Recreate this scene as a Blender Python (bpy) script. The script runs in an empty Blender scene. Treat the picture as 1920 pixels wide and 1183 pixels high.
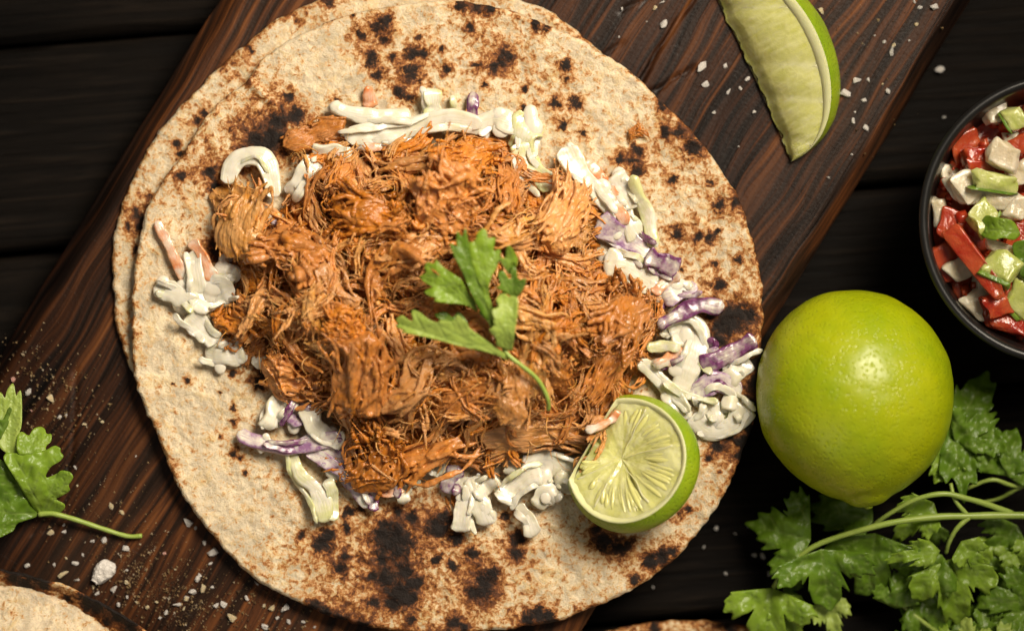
import bpy, bmesh, math, random
import numpy as np
from mathutils import Vector, Matrix, Euler
from mathutils.geometry import delaunay_2d_cdt

# ------------------------------------------------------------------ camera, light, exposure
S = 0.000175                      # metres per photo pixel on the tortilla plane
ZB = 0.020                        # board top
ZREF = 0.026                      # tortilla top
CAMH = 0.945                      # camera height above the reference plane
CAMZ = ZREF + CAMH
sc = bpy.context.scene
COL = sc.collection
cam_d = bpy.data.cameras.new('camera'); cam = bpy.data.objects.new('camera', cam_d); COL.objects.link(cam)
cam.location = (0, 0, CAMZ); cam.rotation_euler = (0, 0, 0)
cam_d.sensor_width = 36.0
cam_d.lens = 36.0 * CAMH / (1920 * S)
cam_d.clip_start = 0.02; cam_d.clip_end = 20
cam_d.dof.use_dof = True
cam_d.dof.focus_distance = CAMZ - 0.034
cam_d.dof.aperture_fstop = 3.1
sc.camera = cam

world = bpy.data.worlds.new('World'); sc.world = world; world.use_nodes = True
bg = world.node_tree.nodes['Background']
bg.inputs[0].default_value = (1.0, 0.90, 0.78, 1); bg.inputs[1].default_value = 0.11

def area_light(name, loc, target, size, power, col, spread=180):
    d = bpy.data.lights.new(name, 'AREA'); d.shape = 'DISK'; d.size = size; d.energy = power; d.color = col; d.spread = math.radians(spread)
    o = bpy.data.objects.new(name, d); COL.objects.link(o); o.location = loc
    o.rotation_euler = (Vector(target) - Vector(loc)).to_track_quat('-Z', 'Y').to_euler()
    return o
area_light('key_light', (0.30, 0.37, 0.66), (-0.055, 0.010, 0.02), 0.38, 1.10, (1.0, 0.88, 0.71), 47)
area_light('fill_light', (-0.35, -0.75, 0.75), (0, 0, 0.02), 0.7, 0.80, (1.0, 0.90, 0.77))

vs = sc.view_settings
vs.view_transform = 'Standard'; vs.look = 'None'; vs.gamma = 1.0; vs.exposure = 0.0; vs.use_curve_mapping = False
sc.cycles.use_denoising = True
sc.cycles.max_bounces = 8; sc.cycles.transmission_bounces = 4; sc.cycles.sample_clamp_indirect = 6.0

# ------------------------------------------------------------------ helpers
rng = np.random.default_rng(7)
random.seed(7)

def P(x, y, z=ZREF):
    k = (CAMZ - z) / CAMH
    return np.array([(x - 960.0) * S * k, (591.5 - y) * S * k, z])

def PP(pts, z=ZREF):
    return np.array([P(p[0], p[1], z if len(p) < 3 else p[2]) for p in pts])

def _h(ix, iy, iz, seed):
    n = (ix.astype(np.uint32) * np.uint32(374761393) + iy.astype(np.uint32) * np.uint32(668265263)
         + iz.astype(np.uint32) * np.uint32(2147483647) + np.uint32((seed * 974634777) & 0xffffffff))
    n = (n ^ (n >> np.uint32(13))) * np.uint32(1274126177)
    n = n ^ (n >> np.uint32(16))
    return (n & np.uint32(0xffffff)).astype(np.float64) / float(0xffffff) * 2 - 1

def vnoise(p, seed=0):
    p = np.asarray(p, float)
    i = np.floor(p).astype(np.int64); f = p - i; f = f * f * (3 - 2 * f)
    x, y, z = i[:, 0], i[:, 1], i[:, 2]
    fx, fy, fz = f[:, 0], f[:, 1], f[:, 2]
    def c(a, b, d): return _h(x + a, y + b, z + d, seed)
    with np.errstate(over='ignore'):
        a = (c(0,0,0)*(1-fx)+c(1,0,0)*fx)*(1-fy)+(c(0,1,0)*(1-fx)+c(1,1,0)*fx)*fy
        b = (c(0,0,1)*(1-fx)+c(1,0,1)*fx)*(1-fy)+(c(0,1,1)*(1-fx)+c(1,1,1)*fx)*fy
    return a*(1-fz)+b*fz

def fbm(p, octv=4, seed=0, gain=0.5):
    p = np.asarray(p, float); s = np.zeros(len(p)); a = 1.0; t = 0
    for k in range(octv):
        s += a * vnoise(p * (2.03 ** k) + 17.3 * k, seed + k * 7); t += a; a *= gain
    return s / t

def mesh_from(name, V, F, smooth=True):
    me = bpy.data.meshes.new(name)
    me.from_pydata([tuple(v) for v in np.asarray(V)], [], [tuple(int(i) for i in f) for f in F])
    if smooth: me.polygons.foreach_set('use_smooth', [True] * len(me.polygons))
    me.update(); return me

def grid_mesh(name, V, nu, nv, wrap_u=False, smooth=True, caps=None):
    """V is (nv*nu) with u running fastest"""
    V = np.asarray(V, float)
    u = np.arange(nu if wrap_u else nu - 1); v = np.arange(nv - 1)
    U, W = np.meshgrid(u, v); U = U.ravel(); W = W.ravel(); U1 = (U + 1) % nu
    q = np.stack([W*nu+U, W*nu+U1, (W+1)*nu+U1, (W+1)*nu+U], 1)
    me = bpy.data.meshes.new(name)
    me.vertices.add(len(V)); me.vertices.foreach_set('co', V.ravel())
    me.loops.add(q.size); me.loops.foreach_set('vertex_index', q.ravel().astype(np.int32))
    me.polygons.add(len(q)); me.polygons.foreach_set('loop_start', np.arange(0, q.size, 4, dtype=np.int32))
    me.polygons.foreach_set('loop_total', np.full(len(q), 4, dtype=np.int32))
    if smooth: me.polygons.foreach_set('use_smooth', np.ones(len(q), dtype=bool))
    me.update(calc_edges=True); me.validate()
    return me

def set_attr(me, name, vals):
    a = me.attributes.new(name, 'FLOAT', 'POINT'); a.data.foreach_set('value', np.asarray(vals, np.float32))

def link(name, me, mat=None, parent=None, loc=None):
    o = bpy.data.objects.new(name, me); COL.objects.link(o)
    if mat is not None and me is not None and not me.materials: me.materials.append(mat)
    if parent is not None: o.parent = parent
    if loc is not None: o.location = loc
    return o

def tag(o, label=None, cat=None, group=None, kind=None):
    if label: o['label'] = label
    if cat: o['category'] = cat
    if group: o['group'] = group
    if kind: o['kind'] = kind
    return o

def thing(name, label, cat, loc, group=None):
    o = bpy.data.objects.new(name, None); COL.objects.link(o); o.location = tuple(loc)
    o.empty_display_size = 0.005
    return tag(o, label, cat, group)

def catmull(pts, n):
    p = np.asarray(pts, float)
    if len(p) == 2: p = np.array([p[0], (p[0]+p[1])/2, p[1]])
    q = np.vstack([2*p[0]-p[1], p, 2*p[-1]-p[-2]])
    d = np.r_[0, np.cumsum(np.linalg.norm(np.diff(p, axis=0), axis=1))]
    t = np.linspace(0, d[-1], n); out = []
    for tt in t:
        i = min(max(np.searchsorted(d, tt) - 1, 0), len(p) - 2)
        u = (tt - d[i]) / max(d[i+1] - d[i], 1e-12)
        a, b, c, e = q[i], q[i+1], q[i+2], q[i+3]
        out.append(0.5*((2*b)+(-a+c)*u+(2*a-5*b+4*c-e)*u*u+(-a+3*b-3*c+e)*u**3))
    return np.array(out)

def tube(path, rad, k=8, flat=1.0, up=None, caps=True):
    """sweep; flat = height/width ratio of the section; up keeps the section's height axis"""
    path = np.asarray(path, float); n = len(path); rad = np.broadcast_to(np.asarray(rad, float), (n,))
    T = np.gradient(path, axis=0); T /= np.linalg.norm(T, axis=1)[:, None] + 1e-12
    V = np.zeros((n, k, 3)); a = np.linspace(0, 2*np.pi, k, endpoint=False)
    N = np.array([0, 0, 1.0]) if up is None else np.asarray(up, float)
    fl = np.broadcast_to(np.asarray(flat, float), (n,))
    for i in range(n):
        B = np.cross(T[i], N); l = np.linalg.norm(B)
        if l < 1e-6: B = np.array([1.0, 0, 0])
        else: B /= l
        N2 = np.cross(B, T[i])
        if up is None: N = N2
        V[i] = path[i] + rad[i]*(np.cos(a)[:, None]*B + fl[i]*np.sin(a)[:, None]*N2)
    F = []
    for i in range(n-1):
        for j in range(k):
            j1 = (j+1) % k
            F.append((i*k+j, i*k+j1, (i+1)*k+j1, (i+1)*k+j))
    V = V.reshape(-1, 3)
    if caps:
        F.append(tuple(range(k-1, -1, -1))); F.append(tuple((n-1)*k + j for j in range(k)))
    return V, F

class MB:
    def __init__(s): s.V = []; s.F = []; s.n = 0
    def add(s, V, F):
        s.V.append(np.asarray(V)); s.F += [tuple(i + s.n for i in f) for f in F]; s.n += len(V); return s
    def verts(s): return np.vstack(s.V)
    def mesh(s, name, off=None, smooth=True):
        V = s.verts()
        return mesh_from(name, V if off is None else V - np.asarray(off), s.F, smooth)

def icoball(c, r, sub=2, squash=(1,1,1)):
    bm = bmesh.new(); bmesh.ops.create_icosphere(bm, subdivisions=sub, radius=1.0)
    V = np.array([v.co[:] for v in bm.verts]) * r * np.asarray(squash) + np.asarray(c)
    F = [tuple(v.index for v in f.verts) for f in bm.faces]; bm.free(); return V, F

def voxel(me, size, smooth_it=2, factor=0.5):
    """fuse overlapping tubes and blobs into one skin"""
    o = bpy.data.objects.new('tmp', me); COL.objects.link(o)
    m = o.modifiers.new('r', 'REMESH'); m.mode = 'VOXEL'; m.voxel_size = size; m.use_smooth_shade = True
    if smooth_it:
        s = o.modifiers.new('s', 'SMOOTH'); s.factor = factor; s.iterations = smooth_it
    dg = bpy.context.evaluated_depsgraph_get(); dg.update()
    out = bpy.data.meshes.new_from_object(o.evaluated_get(dg))
    bpy.data.objects.remove(o); bpy.data.meshes.remove(me)
    out.polygons.foreach_set('use_smooth', [True]*len(out.polygons))
    return out

def co(me):
    a = np.zeros(len(me.vertices)*3); me.vertices.foreach_get('co', a); return a.reshape(-1, 3)
def nor(me):
    a = np.zeros(len(me.vertices)*3); me.vertices.foreach_get('normal', a); return a.reshape(-1, 3)
def set_co(me, V):
    me.vertices.foreach_set('co', np.asarray(V).ravel()); me.update()

def inside(poly, pts):
    poly = np.asarray(poly); pts = np.asarray(pts); r = np.zeros(len(pts), bool); j = len(poly)-1
    for i in range(len(poly)):
        xi, yi = poly[i]; xj, yj = poly[j]
        c = ((yi > pts[:,1]) != (yj > pts[:,1])) & (pts[:,0] < (xj-xi)*(pts[:,1]-yi)/(yj-yi+1e-15)+xi)
        r ^= c; j = i
    return r
def dist_poly(poly, pts):
    poly = np.asarray(poly, float); pts = np.asarray(pts, float); d = np.full(len(pts), 1e9)
    for i in range(len(poly)):
        a = poly[i-1]; b = poly[i]; ab = b-a
        t = np.clip(((pts-a)@ab)/(ab@ab+1e-12), 0, 1)
        d = np.minimum(d, np.linalg.norm(pts-(a+t[:,None]*ab), axis=1))
    return d
def sstep(x, a, b):
    t = np.clip((x-a)/(b-a), 0, 1); return t*t*(3-2*t)

# ------------------------------------------------------------------ material helper
class M:
    def __init__(s, name):
        s.m = bpy.data.materials.new(name); s.m.use_nodes = True; s.t = s.m.node_tree
        s.b = s.t.nodes['Principled BSDF']; s.out = s.t.nodes['Material Output']
    def node(s, typ, **kw):
        n = s.t.nodes.new(typ)
        for k, v in kw.items(): setattr(n, k, v)
        return n
    def put(s, sock, v):
        if isinstance(v, bpy.types.NodeSocket): s.t.links.new(v, sock)
        elif isinstance(v, (tuple, list)) and len(v) == 3 and sock.type == 'RGBA': sock.default_value = (*v, 1)
        else: sock.default_value = v
    def set(s, **kw):
        for k, v in kw.items(): s.put(s.b.inputs[k.replace('_', ' ')], v)
        return s
    def coord(s, scale=(1,1,1), rot=(0,0,0), loc=(0,0,0), rnd=False):
        c = s.node('ShaderNodeTexCoord').outputs['Object']
        mp = s.node('ShaderNodeMapping'); s.put(mp.inputs['Vector'], c)
        mp.inputs['Scale'].default_value = scale; mp.inputs['Rotation'].default_value = rot
        mp.inputs['Location'].default_value = loc
        v = mp.outputs[0]
        if rnd:
            oi = s.node('ShaderNodeObjectInfo'); a = s.node('ShaderNodeVectorMath', operation='ADD')
            k = s.node('ShaderNodeMath', operation='MULTIPLY'); s.put(k.inputs[0], oi.outputs['Random']); k.inputs[1].default_value = 37.0
            s.put(a.inputs[0], v); s.put(a.inputs[1], k.outputs[0]); v = a.outputs[0]
        return v
    def noise(s, vec, scale=1.0, detail=4.0, rough=0.55, dist=0.0):
        n = s.node('ShaderNodeTexNoise'); s.put(n.inputs['Vector'], vec)
        n.inputs['Scale'].default_value = scale; n.inputs['Detail'].default_value = detail
        n.inputs['Roughness'].default_value = rough; n.inputs['Distortion'].default_value = dist
        return n.outputs['Fac']
    def voro(s, vec, scale=1.0, feature='F1', out='Distance', rnd=1.0):
        n = s.node('ShaderNodeTexVoronoi', feature=feature); s.put(n.inputs['Vector'], vec)
        n.inputs['Scale'].default_value = scale; n.inputs['Randomness'].default_value = rnd
        return n.outputs[out]
    def ramp(s, fac, stops, interp='LINEAR'):
        n = s.node('ShaderNodeValToRGB'); s.put(n.inputs[0], fac); r = n.color_ramp; r.interpolation = interp
        while len(r.elements) < len(stops): r.elements.new(0.5)
        for e, (p, c) in zip(r.elements, stops):
            e.position = p; e.color = (c, c, c, 1) if not isinstance(c, (tuple, list)) else (*c[:3], 1)
        return n.outputs[0]
    def math(s, op, a, b=0.0, c=0.0, clamp=False):
        n = s.node('ShaderNodeMath', operation=op, use_clamp=clamp)
        s.put(n.inputs[0], a); s.put(n.inputs[1], b); s.put(n.inputs[2], c); return n.outputs[0]
    def mix(s, fac, a, b, blend='MIX'):
        n = s.node('ShaderNodeMix', data_type='RGBA', blend_type=blend)
        s.put(n.inputs[0], fac); s.put(n.inputs[6], a); s.put(n.inputs[7], b); return n.outputs[2]
    def attr(s, name):
        return s.node('ShaderNodeAttribute', attribute_name=name).outputs['Fac']
    def rand(s): return s.node('ShaderNodeObjectInfo').outputs['Random']
    def bump(s, h, strength=0.5, dist=0.0003, normal=None):
        n = s.node('ShaderNodeBump'); s.put(n.inputs['Height'], h)
        n.inputs['Strength'].default_value = strength; n.inputs['Distance'].default_value = dist
        if normal is not None: s.put(n.inputs['Normal'], normal)
        return n.outputs[0]
    def sss(s, w, rad, scale=1.0):
        s.b.inputs['Subsurface Weight'].default_value = w
        s.b.inputs['Subsurface Radius'].default_value = rad; s.b.inputs['Subsurface Scale'].default_value = scale
# ------------------------------------------------------------------ materials
# charred table planks
m = M('charred_plank'); c = m.coord((3.0, 60, 60), rnd=True); c2 = m.coord((1, 1, 1), rnd=True)
n1 = m.noise(c, 6.0, 7, 0.62, 0.6); n2 = m.noise(c2, 45, 5, 0.6)
colr = m.ramp(n1, [(0.30, (0.0015, 0.0012, 0.001)), (0.55, (0.0052, 0.0040, 0.0032)), (0.75, (0.017, 0.012, 0.0085))])
colr = m.mix(m.ramp(n2, [(0.45, 0.0), (0.8, 0.5)]), colr, (0.009, 0.006, 0.004))
m.set(Base_Color=colr, Roughness=m.ramp(n1, [(0.3, 0.55), (0.7, 0.72)]))
m.b.inputs['Specular IOR Level'].default_value = 0.06
m.set(Normal=m.bump(n1, 0.9, 0.0012)); PLANK = m.m

# stained cutting board, grain along local Y
m = M('stained_board')
wn = m.math('MULTIPLY', m.math('SUBTRACT', m.noise(m.coord((16, 7, 16)), 1.0, 3, 0.55), 0.5), 1.0)
def warped(vec, k):
    cxyz = m.node('ShaderNodeCombineXYZ'); m.put(cxyz.inputs[0], m.math('MULTIPLY', wn, k)); ad = m.node('ShaderNodeVectorMath', operation='ADD'); m.put(ad.inputs[0], vec); m.put(ad.inputs[1], cxyz.outputs[0]); return ad.outputs[0]
c = warped(m.coord((210, 6.5, 60)), 4.5); c1 = warped(m.coord((700, 14, 200)), 15.0); cb = m.coord((1, 1, 1))
g1 = m.noise(c, 1.0, 6, 0.55, 1.2); g2 = m.noise(c1, 1.0, 4, 0.6, 0.4)
big = m.noise(m.coord((14, 4, 14)), 1.0, 3, 0.5, 0.5)
fine = m.noise(cb, 900, 3, 0.6)
g = m.math('ADD', m.math('MULTIPLY', g1, 0.68), m.math('MULTIPLY', g2, 0.32))
colr = m.ramp(g, [(0.36, (0.008, 0.0042, 0.0028)), (0.46, (0.026, 0.012, 0.0065)), (0.53, (0.072, 0.024, 0.008)), (0.60, (0.165, 0.055, 0.014)), (0.70, (0.26, 0.095, 0.026))])
dk = m.ramp(big, [(0.38, (0.20, 0.18, 0.17)), (0.60, (1, 1, 1))])
colr = m.mix(1.0, colr, dk, 'MULTIPLY')
grey = m.noise(m.coord((30, 9, 30), loc=(3, 1, 0)), 1.0, 5, 0.6)
colr = m.mix(m.ramp(grey, [(0.52, 0.0), (0.8, 0.4)]), colr, (0.05, 0.030, 0.019))
m.set(Base_Color=colr, Roughness=m.ramp(g, [(0.35, 0.34), (0.65, 0.52)]))
m.b.inputs['Specular IOR Level'].default_value = 0.2
scr = m.ramp(m.noise(m.coord((28, 2400, 30), rot=(0, 0, 0.5)), 1.0, 2, 0.5), [(0.69, 0.0), (0.73, 1.0)])
scr = m.math('MULTIPLY', scr, m.ramp(grey, [(0.42, 0.0), (0.6, 0.7)]))
hb = m.math('ADD', m.math('SUBTRACT', g, m.math('MULTIPLY', scr, 0.25)), m.math('MULTIPLY', fine, 0.12))
m.set(Normal=m.bump(hb, 0.75, 0.0011)); BOARD = m.m

def tortilla_mat(name, cream=(0.66, 0.53, 0.35), toast=1.0):
    m = M(name); c = m.coord()
    ch = m.attr('char'); ts = m.attr('toast')
    nA = m.noise(c, 400, 6, 0.70, 0.5); nB = m.noise(c, 1000, 4, 0.62, 0.3); nC = m.noise(c, 120, 4, 0.6, 0.6); nE = m.noise(c, 210, 3, 0.55, 0.8)
    nD = m.noise(c, 2300, 2, 0.6)
    base = m.ramp(nC, [(0.32, tuple(0.72*x for x in cream)), (0.5, cream), (0.66, (cream[0]*1.16, cream[1]*1.16, cream[2]*1.12))])
    # golden blisters and grey-brown dough patches between them
    base = m.mix(m.ramp(nE, [(0.52, 0.0), (0.70, 0.6)]), base, (0.62, 0.43, 0.175))
    base = m.mix(m.ramp(nE, [(0.30, 0.55), (0.45, 0.0)]), base, (0.47, 0.385, 0.275))
    fl = m.voro(c, 1000, 'F1'); flk = m.math('MULTIPLY', m.ramp(fl, [(0.08, 1.0), (0.30, 0.0)]), m.ramp(nB, [(0.46, 0.0), (0.60, 0.8)]))
    base = m.mix(flk, base, (0.27, 0.155, 0.07))
    base = m.mix(m.ramp(nB, [(0.36, 0.40), (0.52, 0.0)]), base, (0.40, 0.28, 0.15))
    v = m.math('ADD', m.math('MULTIPLY', m.math('SUBTRACT', nA, 0.5), 3.0), m.math('MULTIPLY', m.math('SUBTRACT', nB, 0.5), 1.3))
    tv = m.math('ADD', m.math('ADD', ts, v), m.math('MULTIPLY', ch, 0.85))
    tcol = m.ramp(tv, [(0.34, (0.58, 0.32, 0.085)), (0.58, (0.42, 0.165, 0.032)), (0.82, (0.22, 0.072, 0.016)), (1.0, (0.11, 0.035, 0.010))])
    tf = m.ramp(tv, [(0.17, 0.0), (0.36, 0.5), (0.58, 0.92), (0.8, 1.0)])
    colr = m.mix(tf, base, tcol)
    cv = m.math('ADD', ch, m.math('ADD', m.math('MULTIPLY', v, 0.60), m.math('MULTIPLY', m.math('SUBTRACT', nD, 0.5), 0.30)))
    cf = m.ramp(cv, [(0.49, 0.0), (0.60, 0.65), (0.74, 1.0)])
    ccol = m.ramp(cv, [(0.50, (0.075, 0.027, 0.009)), (0.70, (0.028, 0.012, 0.006)), (0.95, (0.010, 0.0055, 0.0038))])
    colr = m.mix(cf, colr, ccol)
    rg = m.mix(cf, m.ramp(nB, [(0.3, 0.42), (0.7, 0.62)]), (0.70, 0.70, 0.70))
    m.set(Base_Color=colr, Roughness=rg); m.b.inputs['Specular IOR Level'].default_value = 0.28
    h = m.math('ADD', m.math('MULTIPLY', nB, 0.55), m.math('MULTIPLY', nD, 0.10))
    h = m.math('ADD', h, m.math('ADD', m.math('MULTIPLY', nA, 0.9), m.math('MULTIPLY', nE, 1.3))); h = m.math('SUBTRACT', h, m.math('MULTIPLY', flk, 0.25))
    m.set(Normal=m.bump(h, 0.65, 0.0012)); m.sss(0.12, (0.002, 0.0012, 0.0006)); return m.m
TORT = tortilla_mat('toasted_tortilla', (0.69, 0.585, 0.415)); TORT_PALE = tortilla_mat('pale_tortilla', (0.74, 0.62, 0.44))

def pork_mat(name, sauce, meat, amount, hot=0.5):
    m = M(name)
    f = m.coord((75, 700, 700), rnd=True); f2 = m.coord((110, 1900, 1900), rnd=True); c = m.coord((1, 1, 1), rnd=True)
    fib = m.noise(f, 1.0, 4, 0.6, 0.8); fin = m.noise(f2, 1.0, 3, 0.6, 0.6)
    big = m.noise(c, 170, 4, 0.6); mid = m.noise(c, 420, 4, 0.65); gr = m.noise(c, 1700, 3, 0.6)
    k = m.math('ADD', m.math('MULTIPLY', m.math('SUBTRACT', big, 0.5), 3.0), m.math('MULTIPLY', m.math('SUBTRACT', fib, 0.5), 2.0))
    k = m.math('ADD', k, amount, clamp=True)
    st = m.math('ADD', m.math('MULTIPLY', fib, 0.5), m.math('MULTIPLY', fin, 0.5))
    mt = m.ramp(st, [(0.34, tuple(x*0.72 for x in meat)), (0.50, meat), (0.64, tuple(min(1, x*1.3) for x in meat))])
    sc_ = m.mix(m.ramp(mid, [(0.35, 0.0), (0.65, 1.0)]), tuple(x*0.8 for x in sauce), (sauce[0]*1.35, sauce[1]*1.5, sauce[2]*1.3))
    sc_ = m.mix(m.ramp(fin, [(0.45, 0.0), (0.7, 0.5)]), sc_, meat)
    colr = m.mix(k, mt, sc_)
    colr = m.mix(m.math('MULTIPLY', m.ramp(mid, [(0.58, 0.0), (0.70, 1.0)]), hot), colr, (0.66, 0.25, 0.018))
    colr = m.mix(m.ramp(gr, [(0.60, 0.0), (0.72, 0.6)]), colr, (0.27, 0.055, 0.008))
    r = m.rand(); colr = m.mix(1.0, colr, m.ramp(r, [(0.0, (0.74, 0.70, 0.68)), (1.0, (1.12, 1.1, 1.1))]), 'MULTIPLY')
    m.set(Base_Color=colr, Roughness=m.ramp(mid, [(0.3, 0.22), (0.7, 0.48)])); m.b.inputs['Specular IOR Level'].default_value = 0.42
    m.b.inputs['Coat Weight'].default_value = 0.28; m.b.inputs['Coat Roughness'].default_value = 0.16; m.put(m.b.inputs['Coat Normal'], m.bump(m.math('ADD', m.math('MULTIPLY', fib, 0.6), mid), 0.6, 0.0008))
    h = m.math('ADD', m.math('ADD', m.math('MULTIPLY', fib, 1.0), m.math('MULTIPLY', fin, 0.28)), m.math('ADD', m.math('MULTIPLY', mid, 0.5), m.math('MULTIPLY', gr, 0.12)))
    m.set(Normal=m.bump(h, 0.55, 0.0009)); m.sss(0.16, (0.0024, 0.0010, 0.0004)); return m.m
PORK = [pork_mat('pork_sauced', (0.48, 0.158, 0.017), (0.57, 0.245, 0.075), 0.45),
        pork_mat('pork_spiced', (0.52, 0.160, 0.010), (0.55, 0.22, 0.045), 0.75, 0.8),
        pork_mat('pork_bare', (0.50, 0.19, 0.026), (0.60, 0.305, 0.115), 0.20, 0.4),
        pork_mat('pork_fat', (0.56, 0.22, 0.025), (0.66, 0.36, 0.13), 0.40, 0.7)]

DRESS = (0.70, 0.65, 0.54)
def slaw_mat(name, inner, cover, alt=None, rimw=0.10):
    m = M(name); c = m.coord((1, 1, 1), rnd=True)
    n = m.noise(c, 130, 3, 0.55); n2 = m.noise(c, 480, 3, 0.6); n3 = m.noise(c, 60, 2, 0.5)
    i = inner if alt is None else m.mix(m.ramp(n2, [(0.42, 0.0), (0.58, 1.0)]), inner, alt)
    f = m.ramp(m.math('ADD', m.math('ADD', n, m.math('MULTIPLY', m.math('SUBTRACT', m.attr('rim'), 0.35), rimw)), m.math('MULTIPLY', m.math('SUBTRACT', n2, 0.5), 0.3)), [(cover-0.13, 0.0), (cover+0.13, 1.0)])
    dr = m.mix(n3, DRESS, (0.77, 0.73, 0.63))
    colr = m.mix(f, dr, i)
    cx = m.node('ShaderNodeCombineXYZ'); m.put(cx.inputs[0], m.math('MULTIPLY', m.attr('lat'), 3.2)); m.put(cx.inputs[1], m.math('MULTIPLY', m.attr('lon'), 0.5)); m.put(cx.inputs[2], m.math('MULTIPLY', m.rand(), 50.0))
    ve = m.noise(cx.outputs[0], 1.6, 3, 0.55)
    colr = m.mix(m.ramp(ve, [(0.50, 0.0), (0.68, 0.55)]), colr, i)
    m.set(Base_Color=colr, Roughness=m.ramp(n2, [(0.3, 0.12), (0.7, 0.26)])); m.b.inputs['Specular IOR Level'].default_value = 0.5
    m.set(Normal=m.bump(m.math('ADD', m.math('MULTIPLY', ve, 0.9), m.math('ADD', n, m.math('MULTIPLY', n2, 0.4))), 0.26, 0.0010))
    m.sss(0.35, (0.003, 0.0023, 0.0013)); m.b.inputs['Coat Weight'].default_value = 0.5; m.b.inputs['Coat Roughness'].default_value = 0.07; return m.m
SLAW = {'w': slaw_mat('dressed_white_cabbage', (0.64, 0.60, 0.43), 0.56), 'g': slaw_mat('dressed_green_cabbage', (0.58, 0.58, 0.28), 0.47),
        'p': slaw_mat('dressed_red_cabbage', (0.075, 0.008, 0.058), 0.40, (0.20, 0.07, 0.17), 0.24),
        'l': slaw_mat('lavender_red_cabbage', (0.42, 0.30, 0.40), 0.46, (0.26, 0.13, 0.26), 0.28),
        'c': slaw_mat('dressed_carrot', (0.62, 0.20, 0.06), 0.45, (0.66, 0.31, 0.15)),
        't': slaw_mat('translucent_cabbage', (0.52, 0.45, 0.36), 0.50)}
m = M('creamy_dressing'); c = m.coord((1,1,1), rnd=True); n = m.noise(c, 220, 3, 0.5); n2 = m.noise(c, 60, 3, 0.5)
m.set(Base_Color=m.mix(n2, (0.72, 0.67, 0.56), (0.65, 0.60, 0.49)), Roughness=0.22, Normal=m.bump(n, 0.4, 0.0008)); m.sss(0.3, (0.003, 0.0022, 0.0014)); DRESSING = m.m

def leaf_mat(name, a, b, trans=0.30, vein=(0.30, 0.42, 0.10), rough=0.36):
    m = M(name); c = m.coord((1,1,1)); n = m.noise(c, 130, 4, 0.6); n2 = m.noise(c, 900, 3, 0.6)
    colr = m.mix(m.ramp(n, [(0.32, 0.0), (0.68, 1.0)]), a, b)
    vv = m.attr('vein'); colr = m.mix(m.math('MULTIPLY', vv, 0.55), colr, vein)
    h = m.math('SUBTRACT', m.math('MULTIPLY', n2, 0.5), m.math('MULTIPLY', vv, 0.9))
    nm = m.bump(h, 0.6, 0.0004)
    m.set(Base_Color=colr, Roughness=rough, Normal=nm); m.b.inputs['Specular IOR Level'].default_value = 0.45
    tr = m.node('ShaderNodeBsdfTranslucent'); m.put(tr.inputs['Color'], m.mix(1.0, colr, (1.3, 1.25, 0.6), 'MULTIPLY'))
    mx = m.node('ShaderNodeMixShader'); mx.inputs[0].default_value = trans
    m.t.links.new(m.b.outputs[0], mx.inputs[1]); m.t.links.new(tr.outputs[0], mx.inputs[2]); m.t.links.new(mx.outputs[0], m.out.inputs[0])
    return m.m
LEAF = leaf_mat('cilantro_leaf', (0.20, 0.34, 0.020), (0.31, 0.46, 0.045))
LEAF_P = leaf_mat('cilantro_leaf_pale', (0.35, 0.48, 0.075), (0.45, 0.56, 0.12), rough=0.40)
LEAF_D = leaf_mat('cilantro_leaf_dark', (0.10, 0.20, 0.010), (0.165, 0.29, 0.022))
m = M('cilantro_stem'); c = m.coord((1,1,1)); n = m.noise(c, 200, 3, 0.5)
m.set(Base_Color=m.mix(n, (0.22, 0.33, 0.045), (0.36, 0.45, 0.10)), Roughness=0.38); m.sss(0.15, (0.002, 0.002, 0.0006)); STEM = m.m

def rind_mat(name, a, b, bs=1.0):
    m = M(name); c = m.coord(); n = m.noise(c, 45, 4, 0.6); sp = m.noise(c, 230, 3, 0.6)
    po = m.voro(c, 780, 'F1'); pit = m.ramp(po, [(0.05, 0.0), (0.42, 1.0)])
    colr = m.mix(m.ramp(n, [(0.30, 0.0), (0.70, 1.0)]), a, b)
    dots = m.math('MULTIPLY', m.ramp(po, [(0.12, 1.0), (0.26, 0.0)]), m.ramp(sp, [(0.50, 0.0), (0.66, 0.45)]))
    colr = m.mix(dots, colr, (0.12, 0.15, 0.008))
    h = m.math('ADD', m.math('MULTIPLY', pit, 0.6), m.math('MULTIPLY', sp, 0.5))
    m.set(Base_Color=colr, Roughness=m.ramp(sp, [(0.3, 0.26), (0.7, 0.42)]), Normal=m.bump(h, 0.48*bs, 0.0006))
    m.b.inputs['Specular IOR Level'].default_value = 0.5; m.sss(0.12, (0.003, 0.003, 0.0008)); return m.m
RIND = rind_mat('lime_rind', (0.255, 0.35, 0.003), (0.41, 0.445, 0.003)); RIND_G = rind_mat('lime_rind_green', (0.17, 0.29, 0.008), (0.33, 0.42, 0.012), 1.3)
m = M('lime_pith'); c = m.coord(); n = m.noise(c, 400, 4, 0.6)
m.set(Base_Color=m.mix(n, (0.60, 0.62, 0.28), (0.72, 0.70, 0.42)), Roughness=0.45, Normal=m.bump(n, 0.4, 0.0004)); m.sss(0.25, (0.003, 0.003, 0.0012)); PITH = m.m
m = M('lime_flesh'); c = m.coord(); n = m.noise(c, 260, 4, 0.6, 0.6); n2 = m.noise(c, 900, 3, 0.6); vs_ = m.attr('vesicle')
colr = m.mix(m.ramp(n, [(0.3, 0.0), (0.7, 1.0)]), (0.54, 0.54, 0.15), (0.66, 0.65, 0.27))
colr = m.mix(m.math('MULTIPLY', vs_, 0.6), colr, (0.74, 0.73, 0.40))
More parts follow.
